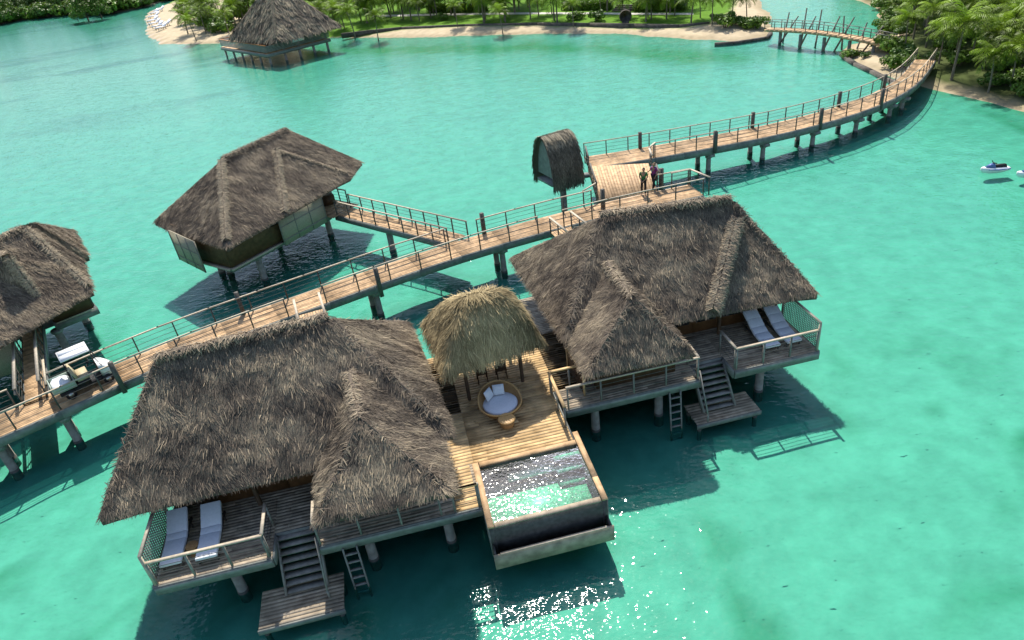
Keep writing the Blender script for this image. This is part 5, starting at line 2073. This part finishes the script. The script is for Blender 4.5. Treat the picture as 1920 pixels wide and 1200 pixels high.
# ------------------------------------------------------------------ far channel bridge with leaning poles
def pole_bridge():
    a, b = W(1440, 54, 1.3), W(1672, 84, 1.3)
    a.z = b.z = 1.3
    o = thing('pole_bridge', 'low footbridge with leaning dark poles across the channel mouth', 'footbridge', zz((a + b) / 2, 0))
    u = (b - a)
    Lb = u.length
    F = frame(a, b, False)
    d = MB()
    for i in range(24):
        x0, x1 = Lb * i / 24, Lb * (i + 1) / 24
        h0, h1 = 0.35 * math.sin(math.pi * i / 24), 0.35 * math.sin(math.pi * (i + 1) / 24)
        d.hexa([F(x0, -0.6, 1.1 + h0), F(x1, -0.6, 1.1 + h1), F(x1, 0.6, 1.1 + h1), F(x0, 0.6, 1.1 + h0)], [F(x0, -0.6, 1.35 + h0), F(x1, -0.6, 1.35 + h1), F(x1, 0.6, 1.35 + h1), F(x0, 0.6, 1.35 + h0)], random.uniform(.8, 1.1))
    d.build('deck', M['deck'], o)
    for sg in (-1, 1):
        pts = [F(Lb * i / 8, 0.55 * sg, 1.35 + 0.35 * math.sin(math.pi * i / 8)) for i in range(9)]
        rail(o, pts, 0.85, 1.4, 2, 'grey_wood', 'post', 0.07)
    poles = [((1480, 23), (1488, 64)), ((1497, 30), (1486, 66)), ((1513, 15), (1518, 70)), ((1530, 30), (1518, 74)), ((1541, 18), (1551, 72)), ((1575, 30), (1556, 82)), ((1583, 30), (1592, 82)), ((1602, 32), (1590, 80)), ((1626, 42), (1630, 80)), ((1657, 48), (1642, 84))]
    ax = (b - a).normalized()
    for i, (tp, bt) in enumerate(poles):
        P = W(bt[0], bt[1], 0.4)
        t = (P - a).dot(ax)
        sg = -0.75 if i % 2 else 0.75
        base = F(t, sg, -1.0)
        h = height_at(F(t, sg, 0), *tp)
        r = ray(*tp)
        k = 0
        # foot of the perpendicular at the pole's own distance
        q = CAMP + r * (F(t, sg).y / r.y)
        top = zz(q, q.z)
        MB().tube([base, top], [0.11, 0.07], 7).build('leaning_pole', M['post'], o)
    for f in (0.12, 0.3, 0.5, 0.7, 0.88):
        MB().tube([F(Lb * f, 0, -1.2), F(Lb * f, 0, 1.15)], 0.18, 8).build('pile', M['pile'], o)


pole_bridge()


# ------------------------------------------------------------------ vegetation
def frond(mb, az, e0, L, droop, tone, nl=13, wl=0.09):
    d = Vector((math.cos(az), math.sin(az), 0))
    s = Vector((-d.y, d.x, 0))
    pts = []
    p = Vector((0, 0, 0))
    e = e0
    K = 9
    for i in range(K + 1):
        pts.append(p.copy())
        st = d * math.cos(e) + Vector((0, 0, math.sin(e)))
        p = p + st * (L / K)
        e -= droop / K * (0.5 + 1.0 * i / K)
    mb.tube(pts, [0.035 * (1 - 0.8 * i / K) for i in range(K + 1)], 3, cap=False, tone=tone * 1.1)
    V, F, T = [], [], []
    tw = random.uniform(-0.3, 0.3)
    for j in range(nl):
        f = 0.14 + 0.84 * j / (nl - 1)
        x = f * K
        i = min(int(x), K - 1)
        q = pts[i].lerp(pts[i + 1], x - i)
        tg = (pts[i + 1] - pts[i]).normalized()
        up = s.cross(tg) * -1
        ll = L * 0.34 * (math.sin(math.pi * (0.12 + 0.83 * f)) ** 0.7)
        for sg in (1, -1):
            dr = (s * sg * 0.82 + tg * 0.55 + Vector((0, 0, -0.28 + tw * sg)) + Vector((random.uniform(-.1, .1), random.uniform(-.1, .1), random.uniform(-.12, .08)))).normalized()
            hw = tg * wl
            a = q - hw * 0.5
            k = len(V)
            mid = q + dr * ll * 0.55
            tip = q + dr * ll + Vector((0, 0, -0.22 * ll))
            V += [a, q + hw * 0.5, mid + hw * 0.55, mid - hw * 0.55, tip]
            F += [(k, k + 1, k + 2, k + 3), (k + 3, k + 2, k + 4)]
            tt = tone * random.uniform(0.8, 1.2)
            T += [tt] * 5
    mb.add(V, F, np.array(T))


def palm_proto(seed, H, nf=19, lean=0.4, L=2.9):
    random.seed(seed)
    o = thing('palm_tree', 'coconut palm', 'palm tree')
    la = random.uniform(0, 6.28)
    pts = [Vector((math.cos(la) * lean * f * f, math.sin(la) * lean * f * f, H * f - 0.5 * (1 - f))) for f in [i / 7 for i in range(8)]]
    t = MB()
    t.tube(pts, [0.17, 0.14, 0.12, 0.11, 0.105, 0.10, 0.10, 0.11], 8)
    q = t.build('trunk', M['trunk'])
    q.parent = o
    c = MB()
    for k in range(nf):
        az = k * 2.39996 + random.uniform(-.2, .2)
        f = k / nf
        e0 = math.radians(72 - 88 * f ** 0.9 + random.uniform(-8, 8))
        frond(c, az, e0, L * random.uniform(0.88, 1.1), math.radians(random.uniform(70, 105)), random.choice((0.5, 0.8, 1.0, 1.3, 1.7)) * (1.0 if f < .8 else .75))
    for k in range(6):
        a = k * 1.05
        c.lathe((math.cos(a) * .14, math.sin(a) * .14, -.22), [(.03, 0), (.09, .05), (.1, .11), (.05, .19)], 7, tone=0.9)
    q = c.build('crown', M['palmleaf'])
    q.parent = o
    q.location = pts[-1]
    return o


def leaf_ball(mb, c, r, n, size, tone, squash=0.8):
    d = rng.normal(0, 1, (n, 3))
    d /= np.linalg.norm(d, axis=1, keepdims=True)
    rr = r * rng.uniform(0.55, 1.05, n) ** 0.6
    P = np.array(c)[None] + d * rr[:, None] * np.array([1, 1, squash])
    N = d + rng.normal(0, 0.5, (n, 3)) + np.array([0, 0, 0.35])
    N /= np.linalg.norm(N, axis=1, keepdims=True)
    A = np.cross(N, rng.normal(0, 1, (n, 3)))
    A /= np.linalg.norm(A, axis=1, keepdims=True)
    B = np.cross(N, A)
    s = size * rng.uniform(0.6, 1.3, n)[:, None]
    V = np.stack([P - A * s, P - B * s * .55, P + A * s, P + B * s * .55], 1).reshape(-1, 3)
    T = np.repeat(tone * rng.uniform(0.65, 1.35, n), 4)
    mb.add(V, np.arange(4 * n).reshape(-1, 4), T)


def tree_proto(seed, H, Rr, mleaf, name='broadleaf_tree'):
    random.seed(seed)
    o = thing(name, 'tree', 'tree')
    t = MB()
    t.tube([(0, 0, -.4), (.1, .05, H * .3), (.05, .12, H * .6)], [.16, .12, .08], 7)
    for k in range(4):
        a = k * 1.6 + random.random()
        t.tube([(.07, .05, H * .3), (math.cos(a) * Rr * .4, math.sin(a) * Rr * .4, H * .6), (math.cos(a) * Rr * .7, math.sin(a) * Rr * .7, H * .75)], [.09, .06, .03], 5)
    q = t.build('trunk', M['bark'])
    q.parent = o
    c = MB()
    for k in range(13):
        a = k * 2.4
        rr = Rr * math.sqrt(k / 13) * .85
        zc = H * (.78 - .58 * (k / 13) + random.uniform(-.1, .08))
        leaf_ball(c, (math.cos(a) * rr, math.sin(a) * rr, zc), Rr * random.uniform(.32, .48), 190, Rr * .075, random.uniform(.65, 1.35))
    q = c.build('crown', mleaf)
    q.parent = o
    return o


def bush_proto(seed, Rr, H, mleaf):
    random.seed(seed)
    o = thing('bush', 'bush', 'bush')
    t = MB()
    for k in range(4):
        a = k * 1.57
        t.tube([(0, 0, -.3), (math.cos(a) * Rr * .4, math.sin(a) * Rr * .4, H * .6)], [.05, .02], 5)
    q = t.build('stem', M['bark'])
    q.parent = o
    c = MB()
    for k in range(8):
        a = k * 2.4
        rr = Rr * math.sqrt(k / 8) * .8
        leaf_ball(c, (math.cos(a) * rr, math.sin(a) * rr, H * random.uniform(.35, .7)), Rr * random.uniform(.3, .48), 120, Rr * .11, random.uniform(.7, 1.4), .75)
    q = c.build('foliage', mleaf)
    q.parent = o
    return o


_used = set()


def place(proto, loc, rz, label, group, scale=1.0):
    if id(proto) not in _used:
        _used.add(id(proto))
        proto.location = loc
        proto.rotation_euler = (0, 0, rz)
        proto.scale = (scale,) * 3
        proto['label'] = label
        proto['group'] = group
        return proto
    return dup(proto, loc, rz, label, group, scale)


def gz(x, y):
    sdv = max(float(poly_sdf(np.array([x]), np.array([y]), p)[0]) for p in (LAND_L, LAND_M, LAND_R))
    up = min(1, max(0, sdv / 7))
    return 0.75 * (1 - (1 - up) ** 2)


palms = [palm_proto(100 + i, 5.0, nf, ln) for i, (nf, ln) in enumerate(((24, .3), (22, .7), (25, .5), (23, .2), (24, .9)))]


low_palms = [palm_proto(150 + i, 3.3, nf, ln, 2.7) for i, (nf, ln) in enumerate(((23, .3), (21, .5), (24, .2)))]


def put_palm(px, py, cx, cy, label, group, i, mn=3.0, mx=8.5):
    P = W(px, py, 0.6)
    h = min(mx, max(mn, height_at(P, cx, cy) - 0.6))
    return place(palms[i % 5], (P.x, P.y, gz(P.x, P.y)), random.uniform(0, 6.28), label, group, h / 5.0)


random.seed(3)
# palm island on the right: palms seen one by one first
GR = 'coconut palms on the right hand island'
front = [((1695, 100), (1696, 34), 'palm leaning over the near end of the pole bridge'), ((1785, 145), (1787, 40), 'palm with a tall pale bare trunk at the sand edge of the right island'),
         ((1855, 165), (1873, 98), 'short palm with a wide crown on the lower right shore'), ((1760, 120), (1747, 62), 'palm close behind the end of the curving footbridge'),
         ((1895, 160), (1903, 82), 'palm at the right picture edge above the dark shore')]
for i, (b, c, lab) in enumerate(front): put_palm(*b, *c, lab, GR, i)
LABR = 'coconut palm in the crowded grove of the right hand island'
for i, (b, c) in enumerate([((1820, 118), (1830, 45)), ((1735, 92), (1730, 20)), ((1850, 90), (1853, 12)), ((1890, 110), (1898, 30)), ((1800, 85), (1805, 5)), ((1770, 70), (1768, -5)), ((1712, 75), (1712, 5)),
                            ((1880, 60), (1885, -10)), ((1915, 130), (1920, 55)), ((1830, 60), (1830, -15)), ((1745, 55), (1745, -12)), ((1790, 110), (1800, 60)), ((1842, 130), (1848, 75)), ((1925, 95), (1930, 20)), ((1868, 125), (1872, 55))]):
    put_palm(*b, *c, LABR, GR, i + 2)
k = 0
while k < 70:
    x, y = random.uniform(46, 100), random.uniform(46, 125)
    if float(poly_sdf(np.array([x]), np.array([y]), LAND_R)[0]) < 3.5: continue
    place(palms[k % 5], (x, y, gz(x, y)), random.uniform(0, 6.28), LABR, GR, random.uniform(0.95, 1.4))
    k += 1
# main island
GM = 'coconut palms on the beach island'
cl = [((348, 46), (347, 14)), ((367, 73), (367, 34)), ((387, 64), (393, 20)), ((430, 64), (424, 24)), ((355, 30), (360, 0)), ((405, 45), (410, 5)), ((415, 30), (440, 0)), ((440, 40), (445, 10)), ((380, 40), (380, 2))]
labs = ['palm standing farthest out on the sandy point', 'palm on bare sand casting a star-shaped shadow near the point', 'palm in front of the green clump on the sandy point', 'palm just left of the tall pavilion roof'] + ['palm in the clump behind the sandy point'] * 5
for i, ((b, c), lab) in enumerate(zip(cl, labs)): put_palm(*b, *c, lab, GM, i, mx=9)
mid = [((665, 64), (660, 12)), ((708, 67), (703, 22)), ((753, 40), (750, 12)), ((787, 41), (783, 5)), ((858, 50), (857, 20)), ((942, 56), (940, 14)), ((910, 42), (905, 2)), ((995, 38), (994, -15)), ((1035, 28), (1035, -20)),
       ((1075, 48), (1073, 6)), ((1127, 24), (1125, -15)), ((1215, 34), (1215, 6)), ((1265, 32), (1270, 4)), ((1335, 48), (1337, 12)), ((1372, 45), (1392, 12)), ((1400, 42), (1404, 10)), ((1313, 36), (1312, 2)), ((690, 45), (688, 0)), ((640, 55), (636, 15)), ((730, 30), (728, -8))]
mlabs = ['palm closest to the pavilion on the beach side', 'palm at the sand edge with a spreading shadow over the beach', 'palm over the lawn left of the gravel path start', 'slim palm beside the pale gravel path', 'palm low on the lawn with its foot in the shade line', 'bushy palm leaning over the beach in mid shore', 'tall thin palm behind the bushy mid shore palm', 'bare-looking palm trunk left of the clipped hedges', 'palm in front of the first clipped hedge', 'palm standing between the round stone and the beach bushes', 'palm behind the first clipped hedge', 'palm right of the round stone on the lawn', 'palm by the second clipped hedge', 'palm at the right end of the beach lawn', 'low wide palm over the bushes by the channel', 'palm nearest the pole bridge on the lawn side', 'slim palm right of the second hedge', 'palm in the shady group right of the pavilion', 'palm half behind the pavilion roof edge', 'palm at the top of the shady group by the pavilion']
for i, ((b, c), lab) in enumerate(zip(mid, mlabs)): put_palm(*b, *c, lab, GM, i + 1, mx=9)
LABM = 'coconut palm far back on the lawn behind the gravel path'
k = 0
while k < 26:
    x, y = random.uniform(-58, 42), random.uniform(125, 190)
    if float(poly_sdf(np.array([x]), np.array([y]), LAND_M)[0]) < 12 or abs(x + 29) < 8 and y < 125: continue
    place(palms[k % 5], (x, y, 0.7), random.uniform(0, 6.28), LABM, GM, random.uniform(1.0, 1.5))
    k += 1

# broadleaf trees and bushes
trees = [tree_proto(200, 6.0, 2.7, M['leaf']), tree_proto(201, 5.5, 3.0, M['leaf2']), tree_proto(202, 6.5, 2.4, M['leaf2'])]
GL = 'shore trees at the far upper left'
LABL = 'dense green shore tree at the far upper left'
k = 0
cand = []
for i in range(4000):
    x, y = random.uniform(-230, -78), random.uniform(205, 300)
    s_ = float(poly_sdf(np.array([x]), np.array([y]), LAND_L)[0])
    if s_ < 0.6: continue
    if any((x - a) ** 2 + (y - b) ** 2 < 22 for a, b in cand): continue
    cand.append((x, y))
    if s_ > 25 and random.random() < 0.5: continue
    lab = LABL
    place(trees[k % 3], (x, y, gz(x, y)), random.uniform(0, 6.28), lab, GL, random.uniform(0.95, 1.55))
    k += 1
    if k >= 120: break
for px, py, sc, lab in ((165, 36, 1.3, 'round green tree jutting over the water at the upper left'), (190, 32, 1.15, 'second round tree on the jutting upper left shore'), (146, 38, 0.6, 'low bright bush-like tree at the tip of the jutting shore')):
    P = W(px, py, 0.2)
    place(trees[0], (P.x, P.y, 0.1), 1.0, lab, GL, sc)
bushes = [bush_proto(300, 1.3, 1.5, M['leaf']), bush_proto(301, 1.1, 1.3, M['leaf2']), bush_proto(302, 1.5, 1.2, M['leaf'])]
GB = 'bushes along the island shores'
blist = [((1670, 98), 'bush at the foot of the pole bridge'), ((1690, 112), 'bush halfway along the sandy spit'), ((1680, 118), 'bright bush on the spit side facing the water'), ((1700, 122), 'bush touching the curving footbridge end'), ((1622, 100), 'small low bush alone on the sandy spit'), ((1594, 96), 'tiny bush at the very tip of the spit'),
         ((1360, 52), 'large dark bush at the right end of the beach'), ((1378, 46), 'bush between beach and channel'), ((1402, 50), 'bush over the low channel wall'), ((1422, 46), 'bush right beside the pole bridge landing'), ((1345, 44), 'bush left of the large dark beach bush'),
         ((395, 55), 'bush under the palms of the sandy point'), ((415, 62), 'low bush next to the pavilion'), ((1120, 40), 'low dark bush on the lawn edge left of the round stone'), ((1080, 38), 'dark bush on the lawn edge in mid beach'), ((830, 40), 'spiky bush at the lawn edge')]
for i, ((px, py), lab) in enumerate(blist):
    P = W(px, py, 0.6)
    place(bushes[i % 3], (P.x, P.y, gz(P.x, P.y)), random.uniform(0, 6.28), lab, GB, random.uniform(0.8, 1.35) * (0.5 if 'tiny' in lab or 'small' in lab else 1))
LABU = 'green bush in the undergrowth of the right hand island'
k = 0
while k < 120:
    x, y = random.uniform(39, 85), random.uniform(42, 98)
    s_ = float(poly_sdf(np.array([x]), np.array([y]), LAND_R)[0])
    if s_ < 2.2 or s_ > 22: continue
    if abs(x - 38.5) < 3.0 and abs(y - 61) < 5: continue
    place(bushes[k % 3], (x, y, gz(x, y)), random.uniform(0, 6.28), LABU, GB, random.uniform(0.6, 1.2))
    k += 1
k = 0
while k < 85:
    if k < 26: x, y = random.uniform(43, 62), random.uniform(76, 125)
    else: x, y = random.uniform(40, 60), random.uniform(36, 56)
    s_ = float(poly_sdf(np.array([x]), np.array([y]), LAND_R)[0])
    if s_ < (0.2 if k < 26 else (0.7 if y < 51 else 1.8)) or s_ > (3.5 if k < 26 else 5.0): continue
    place(bushes[k % 3], (x, y, gz(x, y)), random.uniform(0, 6.28), LABU, GB, random.uniform(0.5, 1.0))
    k += 1
k = 0
LABU3 = 'green bush along the far upper left shoreline'
while k < 70:
    x, y = random.uniform(-150, -84), random.uniform(212, 262)
    s_ = float(poly_sdf(np.array([x]), np.array([y]), LAND_L)[0])
    if s_ < -0.6 or s_ > 4: continue
    place(bushes[k % 3], (x, y, 0.1), random.uniform(0, 6.28), LABU3, GB, random.uniform(1.8, 3.4))
    k += 1
k = 0
LABP = 'coconut palm rooted along the beach edge of the lawn'
while k < 74:
    x, y = random.uniform(-34, 38), random.uniform(92, 150)
    s_ = float(poly_sdf(np.array([x]), np.array([y]), LAND_M)[0])
    if s_ < 4 or s_ > 26 or (abs(x - P.x) < 1 and False): continue
    if x > 8 and random.random() < 0.5: continue
    place(low_palms[k % 3], (x, y, 0.7), random.uniform(0, 6.28), LABP, GM, random.uniform(0.75, 1.25))
    k += 1
k = 0
LABQ = 'coconut palm at the water-facing front of the right hand grove'
while k < 42:
    x, y = random.uniform(40, 66), random.uniform(38, 112)
    s_ = float(poly_sdf(np.array([x]), np.array([y]), LAND_R)[0])
    if s_ < 2.8 or s_ > 8 or (x < 45 and 52 < y < 76): continue
    place(palms[k % 5], (x, y, gz(x, y)), random.uniform(0, 6.28), LABQ, GR, random.uniform(0.95, 1.5))
    k += 1
k = 0
LABC = 'short palm in the thick green clump on the sandy point'
while k < 16:
    x, y = random.uniform(-64, -34), random.uniform(137, 172)
    s_ = float(poly_sdf(np.array([x]), np.array([y]), LAND_M)[0])
    if s_ < 4.5 or s_ > 16: continue
    place(low_palms[k % 3], (x, y, 0.7), random.uniform(0, 6.28), LABC, GM, random.uniform(0.9, 1.5))
    k += 1
LABU2 = 'green bush in the planting around the sandy point palms'
k = 0
while k < 30:
    x, y = random.uniform(-62, -28), random.uniform(138, 175)
    if float(poly_sdf(np.array([x]), np.array([y]), LAND_M)[0]) < 7: continue
    place(bushes[k % 3], (x, y, 0.7), random.uniform(0, 6.28), LABU2, GB, random.uniform(1.2, 2.4))
    k += 1

# clipped hedges, path, wall and stone on the lawn
def hedge(x0, x1, y0, label):
    a, b = W(x0, y0, 0.75), W(x1, y0 - 0.5, 0.75)
    o = thing('hedge', label, 'hedge', zz((a + b) / 2, 0.75), group='clipped hedges on the lawn')
    m = MB()
    F = frame(a, b, False)
    L = (b - a).length
    lbox(m, F, 0.2, L - 0.2, 0.2, 1.8, 0.7, 1.75, 0.6)
    n = int(L * 220)
    P = np.stack([rng.uniform(0, L, n), rng.uniform(0, 2, n), rng.uniform(0.75, 1.9, n)], 1)
    top = rng.random(n) < .5
    P[top, 2] = 1.85 + rng.uniform(-.08, .08, top.sum())
    P[~top, 1] = np.where(rng.random((~top).sum()) < .75, 0.05, 1.95)
    Wp = np.array([F(p[0], p[1], p[2]) for p in P])
    A = rng.normal(0, 1, (n, 3)); A /= np.linalg.norm(A, axis=1, keepdims=True)
    Bv = np.cross(A, rng.normal(0, 1, (n, 3))); Bv /= np.linalg.norm(Bv, axis=1, keepdims=True)
    s = .16
    V = np.stack([Wp - A * s, Wp - Bv * s * .6, Wp + A * s, Wp + Bv * s * .6], 1).reshape(-1, 3)
    m.add(V, np.arange(4 * n).reshape(-1, 4), np.repeat(rng.uniform(.7, 1.5, n), 4))
    m.build('foliage', M['leaf'], o)


hedge(1052, 1142, 20, 'long clipped hedge left of the steps behind the lawn')
hedge(1186, 1282, 22, 'long clipped hedge right of the steps behind the lawn')
hedge(800, 905, 24, 'low clipped hedge far along the gravel path')
pp = [(700, 30), (800, 28), (900, 26), (1000, 25), (1100, 25), (1200, 26), (1300, 26)]
pm = MB()
V = []
for i, (x, y) in enumerate(pp):
    V += [zz(W(x, y - 1.8, .77), .775), zz(W(x, y + 1.6, .77), .775)]
pm.add(V, [(2 * i, 2 * i + 1, 2 * i + 3, 2 * i + 2) for i in range(len(pp) - 1)])
tag(pm.build('path', M['pathmat']), kind='structure')
pm = MB()
V = []
for x, y in ((1265, 14), (1244, -4), (1215, -20)):
    V += [zz(W(x - 7, y, .77), .779), zz(W(x + 7, y, .77), .779)]
pm.add(V, [(0, 1, 3, 2), (2, 3, 5, 4)])
tag(pm.build('path', M['pathmat']), kind='structure')
o = thing('retaining_wall', 'low dark stone wall between the beach and the lawn', 'wall', zz(W(1000, 44, .6), 0))
m = MB()
le = [(640, 64), (700, 57), (753, 52), (873, 47), (1007, 44), (1107, 45), (1190, 46), (1273, 48), (1330, 43)]
wall_run(m, [W(x, y, .75) for x, y in le], 0.1, 0.88, 0.3)
m.build('stonework', M['stone'], o)
P = W(1173, 42, .8)
o = thing('round_stone', 'round dark stone disc standing on the lawn above the beach', 'sculpture', zz(P, .75))
m = MB()
rr = 0.85
d = Vector((P.x, P.y, 0)).normalized()
m.tube([zz(P, 1.6) - d * .16, zz(P, 1.6) - d * .12, zz(P, 1.6) + d * .12, zz(P, 1.6) + d * .16], [rr * .9, rr, rr, rr * .9], 28)
m.build('disc', M['stone'], o)
m = MB()
m.box((P.x, P.y, .82), 1.0, .7, .2, math.atan2(d.y, d.x) + 1.57)
m.build('plinth', M['stone'], o)
o = thing('stone_steps', 'dark stone steps between the two clipped hedges', 'steps', zz(W(1163, 18, .8), .7))
m = MB()
a, b = W(1146, 22, .75), W(1182, 22, .75)
F = frame(a, b, False)
for k in range(4): lbox(m, F, 0, (b - a).length, .1 + k * .5, .6 + k * .5, .7, .9 + .16 * k, 1)
m.build('treads', M['stone'], o)
# low wall round the end of the spit and the beach corner
for pts, lab in ((((1578, 97), (1586, 105), (1604, 116), (1635, 130), (1665, 145), (1690, 154)), 'low stone kerb wall around the sandy spit'), (((1340, 79), (1375, 77), (1410, 72), (1440, 67), (1446, 57)), 'low stone kerb wall at the right end of the beach')):
    o = thing('kerb_wall', lab, 'wall', zz(W(*pts[2], .2), 0), group='low kerb walls at the shore')
    m = MB()
    wall_run(m, [W(x, y, .3) for x, y in pts], -.5, .24, .4)
    m.build('stonework', M['stone'], o)


# beach loungers on the sandy point
def beach_lounger():
    o = thing('beach_lounger', 'beach lounger', 'sun lounger')
    m = MB()
    m.hexa([(-.9, -.32, .28), (.35, -.32, .28), (.35, .32, .28), (-.9, .32, .28)], [(-.9, -.32, .38), (.35, -.32, .38), (.35, .32, .38), (-.9, .32, .38)])
    m.hexa([(.35, -.32, .28), (.95, -.32, .68), (.95, .32, .68), (.35, .32, .28)], [(.33, -.32, .38), (.9, -.32, .78), (.9, .32, .78), (.33, .32, .38)])
    q = m.build('mattress', M['cushion']); q.parent = o
    for x in (-.75, .4):
        for y in (-.26, .26):
            q = MB().beam((x, y, 0), (x, y, .28), .06, .06).build('leg', M['grey_wood']); q.parent = o
    return o


bl = beach_lounger()
for i, (x, y) in enumerate(((293, 28), (290, 34), (288, 41), (292, 47), (298, 53), (305, 57), (300, 24), (312, 52))):
    P = W(x, y, .35)
    place(bl, (P.x, P.y, gz(P.x, P.y) + 0.0), math.radians(60 + random.uniform(-15, 15)), 'white lounger in the row on the sandy point beach', 'loungers on the sandy point', 1.6)
